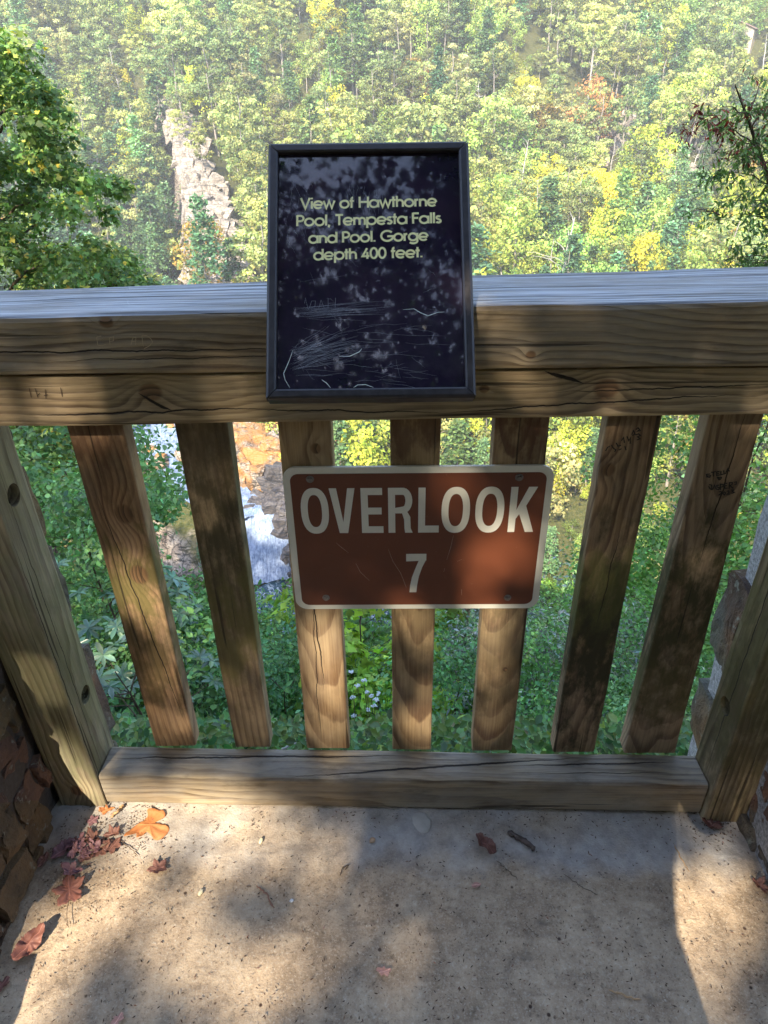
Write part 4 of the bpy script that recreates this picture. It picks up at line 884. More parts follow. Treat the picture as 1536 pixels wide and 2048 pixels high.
fleaf('curled_leaf', 'purple leaf with a pale turned-up edge below the corner twigs', 'leaf', 145, 1745, .050, PUR, 'rag', rot=10, curl=1.2, seed=6)
fleaf('curled_leaf', 'brown leaf scrap between the orange oak leaf and the wall', 'leaf', 185, 1678, .045, BRL, 'rag', rot=-20, curl=.9, seed=7)
fleaf('curled_leaf', 'rolled maroon leaf with a stem in the middle of the floor', 'leaf', 972, 1696, .058, BRL, 'plain', rot=128, curl=2.6, stem=.0, seed=8)
fleaf('leaf_scrap', 'small pinkish star-shaped leaf scrap far from the railing', 'leaf', 768, 1944, .028, PNK, 'rag', rot=20, curl=.4, seed=9)
fleaf('leaf_scrap', 'tiny tan curl of leaf beside the rolled maroon leaf', 'leaf', 952, 1772, .020, PNK, 'plain', rot=10, curl=1.4, seed=10)
fleaf('leaf_scrap', 'pink leaf scrap at the near edge of the floor', 'leaf', 236, 2040, .026, PNK, 'rag', rot=70, curl=.3, seed=11)
fleaf('leaf_scrap', 'dark red leaf end poking from under the wall', 'leaf', 4, 1972, .034, RED, 'rag', rot=70, curl=.6, seed=12)
fleaf('leaf_scrap', 'brown crumpled leaf against the wall foot opposite the maple leaves', 'leaf', 1520, 1775, .040, BRL, 'rag', rot=120, curl=1.2, seed=13)
fleaf('leaf_scrap', 'dark crumpled leaf litter in the corner by the one-hole post', 'leaf', 1425, 1652, .045, BRL, 'rag', rot=20, curl=1.1, seed=14)
rng = np.random.default_rng(64)
for i in range(16):
    a, b = rng.normal(175, 48), rng.normal(1690, 34)
    fleaf('dead_leaf', 'small crumpled brown leaf in the heap of litter where the wall meets the post', 'leaf', a, b, rng.uniform(.020, .036), [BRL, PUR, BRL, PUR][int(rng.integers(4))], ['rag', 'plain', 'maple'][int(rng.integers(3))], rot=rng.uniform(0, 360), curl=rng.uniform(.2, .9), tilt=(rng.uniform(-.15, .15), rng.uniform(-.15, .15)), group='crumpled leaves in the corner heap', seed=100+i, lift=.003)
def stick(name, label, pts, r, mat, catg='twig', group=None, n=7, wob=.0012):
    P = np.array([tuple(UF(*p)) for p in pts]); t = np.linspace(0, len(P)-1, 14); rng = np.random.default_rng(int(pts[0][0])); Q = np.stack([np.interp(t, np.arange(len(P)), P[:, k]) for k in range(3)], 1)
    Q[:, 2] += r*.9+.001; Q[:, :2] += rng.normal(0, wob, (14, 2)); rad = r*(1+.18*rng.normal(size=14)); rad[0] *= .5; rad[-1] *= .4
    c0 = Q.mean(0); v, f = tube(Q-c0, np.abs(rad), n); o = obj(name, me_np(name, v, f, mat, smooth=True), None, tuple(c0)); return tag(o, label, catg, group)
STRAW = plain('dry_straw', (.42, .26, .13), .7, nscale=60, var=.3)
stick('stick', 'short thick grey-brown stick beside the rolled leaf', [(1016, 1668), (1042, 1682), (1070, 1702)], .0055, bark_mat('stick_bark', (.05, .04, .035), (.16, .12, .10), 60), 'stick')
stick('fallen_stalk', 'thin stem trailing from the rolled maroon leaf', [(992, 1722), (1015, 1742), (1034, 1757)], .0008, TWIG)
stick('twig', 'thin curved twig on the shaded floor right of the rolled leaf', [(1125, 1748), (1160, 1772), (1196, 1791)], .0008, TWIG)
stick('twig', 'pale straw-coloured twig lying near the front of the floor', [(1216, 1979), (1245, 1990), (1284, 2002)], .0017, STRAW)
stick('twig', 'curved reddish leaf stalk left of centre on the floor', [(513, 1773), (535, 1790), (547, 1818)], .0016, plain('reddish_twig', (.22, .10, .06), .7, nscale=70))
stick('twig', 'small hooked dark twig on the middle of the floor', [(680, 1752), (684, 1738), (698, 1730), (690, 1742)], .0014, TWIG, wob=.0004)
stick('twig', 'broken brown twig in the leafy corner by the wall', [(178, 1705), (205, 1694), (228, 1684)], .0030, plain('brown_twig', (.22, .15, .10), .8, nscale=70))
stick('twig', 'fine dark stalk below the orange oak leaf', [(241, 1682), (262, 1698), (276, 1714)], .0008, TWIG)
stick('twig', 'pine needle on the sandy patch by the one-hole post', [(1348, 1692), (1362, 1718), (1378, 1744)], .0010, STRAW)
stick('twig', 'fine fibre lying under the straight shadow edge', [(1050, 1846), (1062, 1862), (1076, 1876)], .0006, TWIG)
stick('twig', 'bundle of splinters at the end of the bottom rail', [(222, 1636), (238, 1622), (246, 1613)], .0030, STRAW)
def pebble(name, label, px, py, sz, mat, catg, seed):
    bm = bmesh.new(); bmesh.ops.create_icosphere(bm, subdivisions=3, radius=1); P = np.array([v.co[:] for v in bm.verts]); P = P*(1+vnoise(P, 1.3, seed, 3)[:, None]*.22)*np.array(sz)
    for v, q in zip(bm.verts, P): v.co = q
    p = UF(px, py); o = bm_obj(name, bm, mat, None, smooth=True, loc=(p.x, p.y, p.z+sz[2]*.75), rot=(0, 0, seed)); return tag(o, label, catg)
SEED = plain('pale_seed', (.62, .55, .36), .6, nscale=120, var=.15); PEB = plain('white_pebble', (.55, .55, .55), .7, nscale=90); PEB2 = plain('tan_pebble', (.46, .30, .18), .7, nscale=90)
pebble('seed', 'pale ribbed seed nearest the bottom rail', 522, 1683, (.0042, .0075, .0035), SEED, 'seed', 3)
pebble('seed', 'pale ribbed seed on the sunny floor below the oak leaf', 402, 1786, (.0042, .0075, .0035), SEED, 'seed', 6)
pebble('pebble', 'small white pebble beside the curved reddish stalk', 583, 1803, (.004, .004, .003), PEB, 'pebble', 2)
pebble('pebble', 'rounded tan pebble between the bottom rail and the hooked twig', 745, 1682, (.007, .006, .005), PEB2, 'pebble', 1)
pebble('pebble', 'flat pale stone set in the floor against the bottom rail', 842, 1645, (.026, .020, .004), plain('flat_grey_stone', (.42, .38, .33), .9, nscale=40), 'stone', 5)
# debris and grit that nobody could count
rng = np.random.default_rng(99); n = 2300
px = rng.uniform(-20, 1560, n); py = rng.uniform(1600, 2060, n)
ex = [(rng.normal(250, 95), rng.normal(1655, 32)) for _ in range(700)]+[(rng.normal(150, 60), rng.normal(1730, 50)) for _ in range(260)]+[(rng.normal(1430, 35), rng.normal(1660, 20)) for _ in range(200)]+[(rng.uniform(500, 1400), rng.normal(1635, 12)) for _ in range(260)]
px = np.concatenate([px, [e[0] for e in ex]]); py = np.concatenate([py, [e[1] for e in ex]]); n = len(px)
P = np.array([tuple(UF(a, b)) for a, b in zip(px, py)]); ok = (np.abs(P[:, 0]) < .75) & (P[:, 1] < 1.16); P = P[ok]; n = len(P); P[:, 2] += .0015
kind_ = rng.random(n); col = np.where((kind_ < .68)[:, None], jit((.075, .042, .028), n, rng, .5), jit((.42, .36, .28), n, rng, .3)); sz = np.where(kind_ < .68, rng.uniform(.002, .0085, n), rng.uniform(.0012, .0032, n))
TET = (np.array([(0, 0, 0), (.5, .16, 0), (1, 0, .1), (.5, -.16, 0), (.5, 0, .22)], float), np.array([(0, 1, 4, 4), (1, 2, 4, 4), (2, 3, 4, 4), (3, 0, 4, 4)]))
TRI = (TET[0], np.array([(0, 4, 1), (1, 4, 2), (2, 4, 3), (3, 4, 0)]))
v, f, c = scatter(TRI, P, np.tile([0, 0, 1.], (n, 1))+rng.normal(0, .12, (n, 3)), sz, col, rng)
o = obj('litter', me_np('litter', v, f, leaf_mat('litter', .8, 0, .2), c)); tag(o, 'fine leaf crumbs and grit scattered over the floor', 'litter', kind='stuff')

# ================================================================ vegetation
def tree_obj(name, loc, rotz, sc, meshes, label, catg, group, color=(1, 1, 1)):
    r = empty(name, loc, (0, 0, rotz)); r.scale = sc
    for nm, me in meshes:
        c = obj(nm, me, r)
        if nm != 'trunk': c.color = (*color, 1)
    return tag(r, label, catg, group)
GREENS = dict(pine=(.255, .295, .10), oak=(.255, .345, .08), hem=(.13, .225, .095))
def far_variants():
    out = {}
    for kind, nv in (('pine', 4), ('oak', 4), ('hem', 2), ('dead', 2)):
        L = []
        for k in range(nv):
            rng = np.random.default_rng(500+k*7+len(kind))
            if kind == 'pine': (v, f, c), Cn = crown(rng, 14, 2.9, 5.2, 40, 2000, .40, QUAD, GREENS['pine'], 'pine', flat=.42, v=.22, upb=.45, nj=.28)
            elif kind == 'oak': (v, f, c), Cn = crown(rng, 11.5, 3.5, 1.8, 40, 1900, .43, QUAD, GREENS['oak'], 'round', flat=.75, v=.2, upb=.25, nj=.28)
            elif kind == 'hem':
                parts = []; Cn = []
                for q in range(120):
                    t = rng.random()**.85; z = 2.5+t*12.2; rr = 3.3*(1-t)**.8+.35; a = rng.uniform(0, 6.28); m = 15
                    e = rng.uniform(.15, 1, m)**.7; P = np.stack([np.cos(a)*rr*e, np.sin(a)*rr*e, z-.16*rr*e**2*1.4+rng.normal(0, .12, m)], 1); P[:, :2] += rng.normal(0, .35, (m, 2))*e[:, None]
                    parts.append(scatter(QUAD, P, np.tile([0, 0, 1.], (m, 1))+rng.normal(0, .45, (m, 3)),   .60*rng.uniform(.7, 1.2, m), jit(GREENS['hem'], m, rng, .28), rng)); Cn.append((np.cos(a)*rr*.7, np.sin(a)*rr*.7, z))
                v, f, c = cat(parts); Cn = np.array(Cn)
            else:
                Cn = np.stack([rng.normal(0, 1.5, 14), rng.normal(0, 1.5, 14), rng.uniform(5, 13, 14)], 1); v = None
            tm = trunk_mesh('trunk', rng, 13.5 if kind != 'oak' else 10, .20, Cn, DEADBARK if kind == 'dead' else GREYBARK, nl=14 if kind == 'dead' else 6, n=5)
            if kind == 'dead': L.append((None, tm, None))
            else: L.append((me_np('crown', v, f, FARLEAF, c), tm, (v, f, c)))
        out[kind] = L
    return out
FV = far_variants()
THIN = {}
for kd_, L_ in FV.items():
    THIN[kd_] = []
    for (_, _, a_) in L_:
        if a_ is None: THIN[kd_].append(None); continue
        v_, f_, c_ = a_; vq = v_.reshape(-1, 4, 3)[::4]; ce_ = vq.mean(1, keepdims=True); vq = ce_+(vq-ce_)*1.9; THIN[kd_].append((vq.reshape(-1, 3), f_[:len(vq)], c_.reshape(-1, 4, 3)[::4].reshape(-1, 3)))
rng = np.random.default_rng(21)
def vis(P, top=-40, bot=1560, marg=30):
    px, py, z = proj_np(P); return (z > 0) & (px > -marg) & (px < 1536+marg) & (py > top) & (py < bot), px, py, z
pts = []
y = 60.
while y < 1150:
    sp_ = 6.0+y*.0080; wx_ = max(y*1.25, 170) if y > 112 else 260; x = -wx_+rng.uniform(0, sp_)
    while x < wx_:
        if y < 112 and abs(x) < y*.66+8: x = y*.66+8.5; continue
        pts.append((x+rng.normal(0, sp_*.28), y+rng.normal(0, sp_*.28))); x += sp_*rng.uniform(.75, 1.3)
    y += sp_*.95
pts = np.array(pts); z = T(pts[:, 0], pts[:, 1]); P3 = np.c_[pts, z]
d1, _ = _dist(pts[:, 0], pts[:, 1], RIV); d2, _ = _dist(pts[:, 0], pts[:, 1], RIVL)
gxn = (T(pts[:, 0]+1.5, pts[:, 1])-T(pts[:, 0]-1.5, pts[:, 1]))/3; gyn = (T(pts[:, 0], pts[:, 1]+1.5)-T(pts[:, 0], pts[:, 1]-1.5))/3
ok = (d1 > 10) & (d2 > 11) & (np.hypot(gxn, gyn) < 1.75)
_, px, py, zz_ = vis(P3)
def near_path(path, wd):
    m = np.zeros(len(px), bool)
    for a, b in zip(path[:-1], path[1:]):
        a = np.array(a, float); b = np.array(b, float); d = b[:2]-a[:2]; t = np.clip(((px-a[0])*d[0]+(py-a[1])*d[1])/(d@d), 0, 1); w_ = (a[2]*(1-t)+b[2]*t)*wd
        m |= np.hypot(px-a[0]-t*d[0], py-a[1]-t*d[1]) < w_
    return m
sideok = rng.random(len(px)) > .2
ok &= ~(near_path([(350, 235, 12), (345, 272, 30), (385, 330, 28), (405, 420, 34), (440, 500, 54), (450, 580, 64), (455, 700, 66)], 1.0) & sideok)
ok &= ~(near_path([(385, 262, 12), (405, 330, 26), (425, 430, 34), (455, 545, 52), (475, 620, 62), (490, 700, 66), (500, 790, 60)], 1.0) & sideok)
ok &= ~(near_path([(1195, 300, 34), (1262, 300, 34)], 1.) & sideok) & ~(near_path([(1395, 415, 30), (1475, 470, 40), (1480, 520, 34)], 1.) & sideok) & ~(near_path([(1300, 362, 30), (1375, 392, 32)], 1.) & sideok)
ok &= ~near_path([(490, 900, 36), (520, 980, 36), (590, 930, 45), (720, 905, 42), (560, 1100, 40)], 1.)
ok &= ~near_path([(1452, 55, 26), (1482, 120, 34), (1486, 185, 24)], 1.)
P3, px, py, zz_ = P3[ok], px[ok], py[ok], zz_[ok]
inview, _, _, _ = vis(P3, -60, 1300, 60); zz_ = np.maximum(zz_, 20.)
n = len(P3)
spn = vnoise(P3, 1/45., 33, 2); u = rng.random(n); lowz = sstep(330, 520, py)*sstep(800, 1000, px)+sstep(700, 900, py)
pk = np.where(u < .05+.0*u, 3, 0); pine_p = np.clip(.62+.35*spn-.55*lowz, .06, .9)
u = rng.random(n); kinds = np.where(u < pine_p, 0, np.where(u < pine_p+(1-pine_p)*(.82-.25*sstep(0, .5, -spn)), 1, 2)); kinds[(rng.random(n) < .028)] = 3
left = (px < 360) & (py > 380); kinds[left & (rng.random(n) < .5)] = 2
PAL = {0: [((1, 1, 1), 5), ((1.25, 1.15, 1.0), 3), ((.75, .85, .9), 3), ((1.15, 1.0, 1.2), 1)],
       1: [((1, 1, 1), 6), ((1.5, 1.25, .7), 5), ((1.15, 1.0, .9), 3), ((1.9, 1.3, .6), 2.0), ((.7, .85, .9), 2), ((1.8, .95, .9), .6), ((1.7, .62, .9), .35), ((1.5, 1.05, 1.8), .8)],
       2: [((1, 1, 1), 4), ((.8, .95, 1.1), 2), ((1.3, 1.2, .9), 1)], 3: [((1, 1, 1), 1)]}
def pick(k):
    c, w_ = zip(*PAL[k]); w_ = np.array(w_)/sum(w_); return np.array(c[rng.choice(len(c), p=w_)])*math.exp(rng.normal(-.03, .27))
names = ['pine_tree', 'broadleaf_tree', 'hemlock_tree', 'dead_tree']; kk = ['pine', 'oak', 'hem', 'dead']
hidden = (py-420/zz_*14*1420/420 > 2000)   # placeholder, nothing
size_px = 20*FPX/zz_
# behind the railing top nothing of a tree shows when its whole height lies inside the beam band
behind = (py < 850) & (py-size_px > 585)
behind |= (px > 560) & (px < 930) & (py-size_px > 300) & (py < 780)
seen_ = inview & ~behind; n = len(P3)
order = np.argsort(zz_); cnt = [0]*4; indiv = np.zeros(n, bool); LIM = [300, 300, 300, 300]
for i in order:
    if seen_[i] and cnt[kinds[i]] < LIM[kinds[i]] and (-10 < px[i] < 1546) and (py[i]-size_px[i] < 560 or py[i] > 850): cnt[kinds[i]] += 1; indiv[i] = True
print('FAR TREES', n, cnt)
def colour_word(k, c):
    r, g, b = c/np.max(c[:2]) if k != 3 else (1, 1, 1)
    if k == 0: return 'olive green' if r > .95 else 'dark green'
    if k == 2: return 'blue-green'
    if r >= .999 and g < .35: return 'red'
    if r >= .999 and g < .5: return 'rust orange'
    if r >= .999 and g < .75: return 'golden yellow'
    if r >= .999: return 'yellow-green'
    return 'green'
stuff = {0: [], 1: [], 2: []}
for i in range(n):
    k = int(kinds[i]); L = FV[kk[k]]; v_ = int(rng.integers(len(L))); h = rng.choice([.55, .75, .9, 1.05, 1.2, 1.45])*rng.uniform(.9, 1.1)*(.75 if zz_[i] < 170 else 1.7); wdt = h*rng.uniform(.85, 1.2); col_ = pick(k)
    if k == 3 and not seen_[i]: continue
    if indiv[i] or k == 3:
        cw = colour_word(k, col_); zone = 'above the railing top' if py[i] < 600 else 'seen low between the slats'
        if k == 3: lab = 'bare grey dead tree standing among live crowns on the far slope'; ct = 'dead tree'
        else: lab = f"{cw} {['pine', 'broadleaf tree', 'hemlock'][k]} in the forest across the gorge {zone}"; ct = 'tree'
        ms = [('trunk', L[v_][1])]+([('crown', L[v_][0])] if L[v_][0] else [])
        tree_obj(names[k], tuple(P3[i]), rng.uniform(0, 6.28), (wdt, wdt, h), ms, lab, ct, (cw+' '+['pines', 'broadleaf trees', 'hemlocks'][k]+' across the gorge '+zone) if k != 3 else 'dead trees across the gorge', col_)
    else:
        a = rng.uniform(0, 6.28); v, f, c = L[v_][2] if seen_[i] else THIN[kk[k]][v_]
        ca, sa = math.cos(a)*wdt, math.sin(a)*wdt; q = np.stack([v[:, 0]*ca-v[:, 1]*sa, v[:, 0]*sa+v[:, 1]*ca, v[:, 2]*h], 1)+P3[i]
        stuff[k].append((q, f, np.clip(c*col_, 0, .9)))
for k, L in stuff.items():
    if not L: continue
    V = np.concatenate([l[0] for l in L]).astype(np.float32); C = np.concatenate([l[2] for l in L]).astype(np.float32); off_ = np.cumsum([0]+[len(l[0]) for l in L[:-1]]); F = np.concatenate([l[1]+o_ for l, o_ in zip(L, off_)])
    o = obj('far_'+['pine', 'broadleaf', 'hemlock'][k]+'_forest', me_np('forest', V, F, FARLEAF, C)); tag(o, 'farthest '+['pines', 'broadleaf trees', 'hemlocks'][k]+' covering the upper slope in one mass', 'forest', kind='stuff'); print('stuff', k, len(F))
for i, (a, b, k) in enumerate([(330, 262, 0), (372, 232, 0), (398, 300, 0), (352, 330, 2), (402, 372, 1), (372, 392, 0), (440, 420, 1), (398, 452, 0), (425, 500, 0), (380, 520, 2), (455, 545, 1), (470, 470, 0), (400, 560, 1), (345, 300, 1), (425, 350, 0), (480, 560, 0)]):
    p = hit(a, b); L = FV[kk[k]]; v_ = i % len(L); h = rng.uniform(.28, .5)
    tree_obj(names[k], (p.x, p.y-1, p.z-1.2), i*1.3, (h*1.2, h*1.2, h), [('trunk', L[v_][1]), ('crown', L[v_][0])], 'stunted tree rooted on the tall pale cliff', 'tree', 'stunted trees on the cliff', (1.0, 1.0, 1.0))
# named dead snags
def snag(px_, py_, hgt, label, lean=(0, 0), seed=0, mat=DEADBARK, r=.28):
    rng = np.random.default_rng(seed+int(px_)); p = hit(px_, py_); L = [limb((0, 0, -1), (lean[0], lean[1], hgt), r, rng, .08, 8)]
    for k in range(26):
        z = hgt*rng.uniform(.22, .97); a = rng.uniform(0, 6.28); l = hgt*.17*(1.15-z/hgt)+.5; b0 = np.array([lean[0]*z/hgt, lean[1]*z/hgt, z]); e = b0+np.array([math.cos(a)*l, math.sin(a)*l, l*rng.uniform(-.2, .7)])
        L.append(limb(b0, e, r*.38, rng, .3, 5))
        for _ in range(2): q = b0+(e-b0)*rng.uniform(.4, .9); L.append(limb(q, q+rng.normal(0, l*.4, 3), r*.18, rng, .3, 4))
    v, f = tubes(L, 5); r_ = empty('dead_tree', tuple(p)); obj('trunk', me_np('trunk', v, f, mat), r_); tag(r_, label, 'dead tree')
snag(952, 295, 25, 'tallest bare white tree beside the upper edge of the dark sign', seed=1, r=.36)
snag(1165, 240, 15, 'bare forked grey tree high above the pale ledges', (3, 0), seed=2)
snag(1195, 530, 19, 'leaning bare pale tree just above the railing top', (5, 0), seed=3, r=.34)
snag(1385, 335, 12, 'tilted bare trunk over the tan cliff band', (3, 0), seed=4)
snag(600, 45, 16, 'bare white tree at the upper edge of the view above the dark sign', seed=5)
snag(770, 40, 15, 'small grey snag above the right half of the dark sign', seed=6)
snag(1300, 205, 13, 'short white snag on the slope below the house', (2, 0), seed=7)
# house on the rim
hp = hit(1478, 104, 300); hs = empty('house', (hp.x, hp.y+4, hp.z-1)); hs.rotation_euler = (0, 0, R(-28)); tag(hs, 'cream house with brown gable roof on the wooded rim', 'house')
wallm = plain('cream_wall', (.40, .33, .25), .8, nscale=2); roofm = plain('brown_roof', (.23, .15, .13), .8, nscale=3); glass = plain('window_glass', (.04, .05, .06), .2, nscale=2); trim = plain('white_trim', (.75, .72, .66), .6, nscale=2)
bm = bmesh.new(); W, D, H_ = 15, 20, 11
for a, b in (((-W/2, 0), (W/2, 0)),): pass
vs = [bm.verts.new(q) for q in [(-W/2, -D/2, -8), (W/2, -D/2, -8), (W/2, D/2, -8), (-W/2, D/2, -8), (-W/2, -D/2, H_), (W/2, -D/2, H_), (W/2, D/2, H_), (-W/2, D/2, H_), (0, -D/2, H_+2.6), (0, D/2, H_+2.6)]]
for f in ((0, 1, 5, 8, 4), (1, 2, 6, 5), (2, 3, 7, 9, 6), (3, 0, 4, 7)): bm.faces.new([vs[i] for i in f])
bm_obj('wall', bm, wallm, hs)
bm = bmesh.new()
for sg_ in (-1, 1):
    q = [(0, -D/2-1, H_+3.2), (sg_*(W/2+1), -D/2-1, H_-.25), (sg_*(W/2+1), D/2+1, H_-.25), (0, D/2+1, H_+3.2)]
    a = [bm.verts.new(p) for p in q]; b = [bm.verts.new((p[0], p[1], p[2]-.3)) for p in q]; bm.faces.new(a); bm.faces.new(b[::-1])
    for i in range(4): bm.faces.new((a[i], b[i], b[(i+1) % 4], a[(i+1) % 4]))
bm_obj('roof', bm, roofm, hs)
for (x, z) in ((-4, 1.5), (3.6, 1.5), (-4, 6.3), (3.6, 6.3)):
    bm = bmesh.new(); bmesh.ops.create_cube(bm, size=1, matrix=Matrix.Translation((x, -D/2-.03, z))@Matrix.Diagonal((2.9, .12, 3.2, 1))); wn = bm_obj('window', bm, trim, hs)
    bm = bmesh.new(); bmesh.ops.create_cube(bm, size=1, matrix=Matrix.Translation((x, -D/2-.10, z))@Matrix.Diagonal((2.4, .04, 2.7, 1))); bm_obj('pane', bm, glass, wn)

# ---------------- near slope
def shrub_variants():
    out = {}
    def mk(key, seed, h, rx, z0, nb, nl, size, tpl, col, shape='round', mat=LEAF, droop=None, v=.22, flat=.75, upb=.6, r0=.04):
        rng = np.random.default_rng(seed); (vv, f, c), Cn = crown(rng, h, rx, z0, nb, nl, size, tpl, col, shape, flat, v, upb, droop)
        out.setdefault(key, []).append((me_np('foliage', vv, f, mat, c), trunk_mesh('stem', rng, h*.85, r0, Cn, BARK, .05, 12, 5)))
    for k in range(3): mk('near_broad', 60+k, 1.9, 1.0, .1, 34, 5200, .062, FOLD, (.14, .245, .09), v=.28, r0=.02)
    for k in range(3): mk('near_fine', 70+k, 2.2, .95, .1, 40, 7000, .042, FOLD, (.15, .25, .105), v=.3, r0=.02)
    for k in range(2): mk('yellowish', 80+k, 2.0, .8, .1, 30, 2600, .10, LOBED, (.34, .50, .07), v=.25, r0=.02)
    for k in range(3): mk('mid', 90+k, 4.2, 2.1, .3, 34, 5200, .16, QUAD, (.135, .235, .095), v=.28, r0=.06)
    for k in range(3): mk('midfar', 95+k, 6.2, 2.9, .5, 30, 3000, .34, QUAD, (.10, .19, .05), v=.28, r0=.12)
    for k in range(2): mk('greyish', 110+k, 1.5, 1.0, .05, 30, 5200, .055, BLADE, (.30, .34, .29), v=.35, r0=.015)
    # whorled glossy evergreen
    for k in range(2):
        rng = np.random.default_rng(120+k); parts = []; Cn = []
        for q in range(95):
            u_ = rng.normal(size=3); u_ /= np.linalg.norm(u_); c0 = np.array([u_[0]*.75, u_[1]*.75, .95+u_[2]*.8])*rng.uniform(.75, 1.05); m = 9; a = np.arange(m)/m*6.283+rng.uniform(0, 1); ax = u_*.6+np.array([0, 0, .7])+rng.normal(0, .2, 3); ax /= np.linalg.norm(ax)
            t1 = np.cross(ax, [1, 0, .2]); t1 /= np.linalg.norm(t1); t2 = np.cross(ax, t1)
            D_ = np.cos(a)[:, None]*t1+np.sin(a)[:, None]*t2+ax*rng.uniform(-.35, .35, (m, 1)); D_ /= np.linalg.norm(D_, axis=1, keepdims=True)
            N_ = ax-(D_@ax)[:, None]*D_; N_ /= np.linalg.norm(N_, axis=1, keepdims=True); B_ = np.cross(N_, D_)
            Vt, Ft = LONGLEAF; S = .115*rng.uniform(.75, 1.15, m); Vv = (Vt[None, :, 0, None]*D_[:, None]+Vt[None, :, 1, None]*B_[:, None]+Vt[None, :, 2, None]*N_[:, None])*S[:, None, None]+c0
            parts.append((Vv.reshape(-1, 3), (Ft[None]+(np.arange(m)*6)[:, None, None]).reshape(-1, 4), np.repeat(jit((.10, .18, .095), m, rng, .25), 6, 0))); Cn.append(c0)
        vv, f, c = cat(parts); out.setdefault('whorled', []).append((me_np('foliage', vv, f, GLOSSLEAF, c), trunk_mesh('stem', rng, 1.5, .03, np.array(Cn), BARK, .05, 30, 5)))
    return out
SV = shrub_variants(); rng = np.random.default_rng(77)
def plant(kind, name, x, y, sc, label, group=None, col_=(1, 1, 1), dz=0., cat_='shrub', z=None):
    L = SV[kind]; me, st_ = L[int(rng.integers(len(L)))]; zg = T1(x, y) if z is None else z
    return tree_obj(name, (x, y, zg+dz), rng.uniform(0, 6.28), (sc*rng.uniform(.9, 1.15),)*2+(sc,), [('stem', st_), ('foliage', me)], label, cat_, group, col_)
def plant_px(kind, name, px_, py_, d, sc, label, group=None, col_=(1, 1, 1), cat_='shrub', hc=1.2):
    """a plant whose crown middle lies on the ray at forward distance d; stem base is taken down to the ground"""
    q = at(px_, py_, d); zg = T1(q.x, q.y); base = q.z-hc*sc
    return plant(kind, name, q.x, q.y, sc, label, group, col_, z=min(base, zg) if base-zg > 3 else base)
# first rows under the railing
PP = [('whorled', 'evergreen_shrub', 262, 1440, 3.3, 1.0, 'glossy whorled evergreen leaves low beside the first slat', (1, 1, 1)),
      ('whorled', 'evergreen_shrub', 215, 1250, 4.6, 1.05, 'blue-sheened glossy leaves between the rough wall and the first slat', (1.15, 1.2, 1.3)),
      ('near_broad', 'leafy_shrub', 170, 1080, 5.6, 1.0, 'broad pale-green leaves halfway up beside the stone wall end', (1.2, 1.3, 1.4)),
      ('near_broad', 'leafy_shrub', 150, 980, 7.5, 1.3, 'dense green shrub top behind the upper bolt hole', (1, 1.1, 1)),
      ('yellowish', 'leafy_shrub', 95, 905, 7.0, 1.1, 'bright lobed leaves under the railing beside the wall top', (.75, .85, 1.)),
      ('near_broad', 'leafy_shrub', 415, 1440, 4.0, .95, 'rounded green shrub low between the first and second slats', (1, 1.15, 1)),
      ('near_broad', 'leafy_shrub', 385, 1290, 6.0, 1.1, 'green shrub halfway down between the first and second slats', (.9, 1.1, 1)),
      ('near_fine', 'leafy_shrub', 565, 1460, 3.9, .9, 'bluish small-leaved shrub low between the second and third slats', (.85, 1.15, 1.2)),
      ('near_fine', 'leafy_shrub', 560, 1370, 5.4, .9, 'dim small-leaved shrub above the bluish one', (.9, 1., .9)),
      ('yellowish', 'vine_shrub', 752, 1300, 4.6, 1.0, 'sunny yellow-green lobed leaves just below the brown sign', (1, 1, 1)),
      ('yellowish', 'vine_shrub', 762, 1430, 3.8, .62, 'yellow-green vine climbing beside the middle slat', (.9, 1, 1)),
      ('near_broad', 'leafy_shrub', 715, 1250, 7.0, 1.2, 'mid green shrub behind the sunny vine', (1.1, 1.2, 1)),
      ('near_fine', 'leafy_shrub', 900, 1450, 3.7, .8, 'small-leaved shrub low between the middle and fifth slats', (.9, 1.2, 1.)),
      ('near_broad', 'leafy_shrub', 890, 1370, 5.2, .8, 'dark shrub at the foot of the slim trunk', (.9, 1.1, 1.)),
      ('greyish', 'grey_weed', 1080, 1330, 4.1, .95, 'grey-green flowering weed between the fifth and sixth slats', (1, 1, 1.05)),
      ('greyish', 'grey_weed', 1110, 1235, 5.2, 1.1, 'taller grey-green weed mass behind the fifth gap', (1.05, 1.05, 1.1)),
      ('near_fine', 'leafy_shrub', 1065, 1450, 3.8, .8, 'low green weeds at the foot of the grey flowering one', (1., 1.3, .9)),
      ('greyish', 'grey_weed', 1250, 1340, 3.9, .9, 'pinkish-grey weed clump between the sixth and seventh slats', (1.1, 1.05, 1.05)),
      ('near_broad', 'leafy_shrub', 1215, 1475, 3.1, .55, 'big-leaved green plant at the foot of the sixth gap', (1.2, 1.4, 1.3)),
      ('near_fine', 'leafy_shrub', 1290, 1190, 7.0, 1.2, 'fresh green shrub midway between the sixth and seventh slats', (1.2, 1.4, .9)),
      ('near_fine', 'leafy_shrub', 1350, 960, 7.5, 1.4, 'tall small-leaved bush left of the slat with names', (1.3, 1.35, .9)),
      ('near_fine', 'leafy_shrub', 1480, 960, 6.0, 1.2, 'small-leaved bush right of the slat with names', (1.3, 1.35, .9)),
      ('near_broad', 'leafy_shrub', 1400, 1200, 5.0, .9, 'green shrub against the mortared wall end', (1.2, 1.35, .9)),
      ('near_fine', 'leafy_shrub', 1380, 1400, 3.6, .75, 'low shrub touching the dark stones of the mortared wall', (1., 1.25, .9)),
      ('near_broad', 'leafy_shrub', 1350, 1490, 2.9, .4, 'pale-leaved seedling where the bottom rail meets the post', (1.6, 1.6, 1.6))]
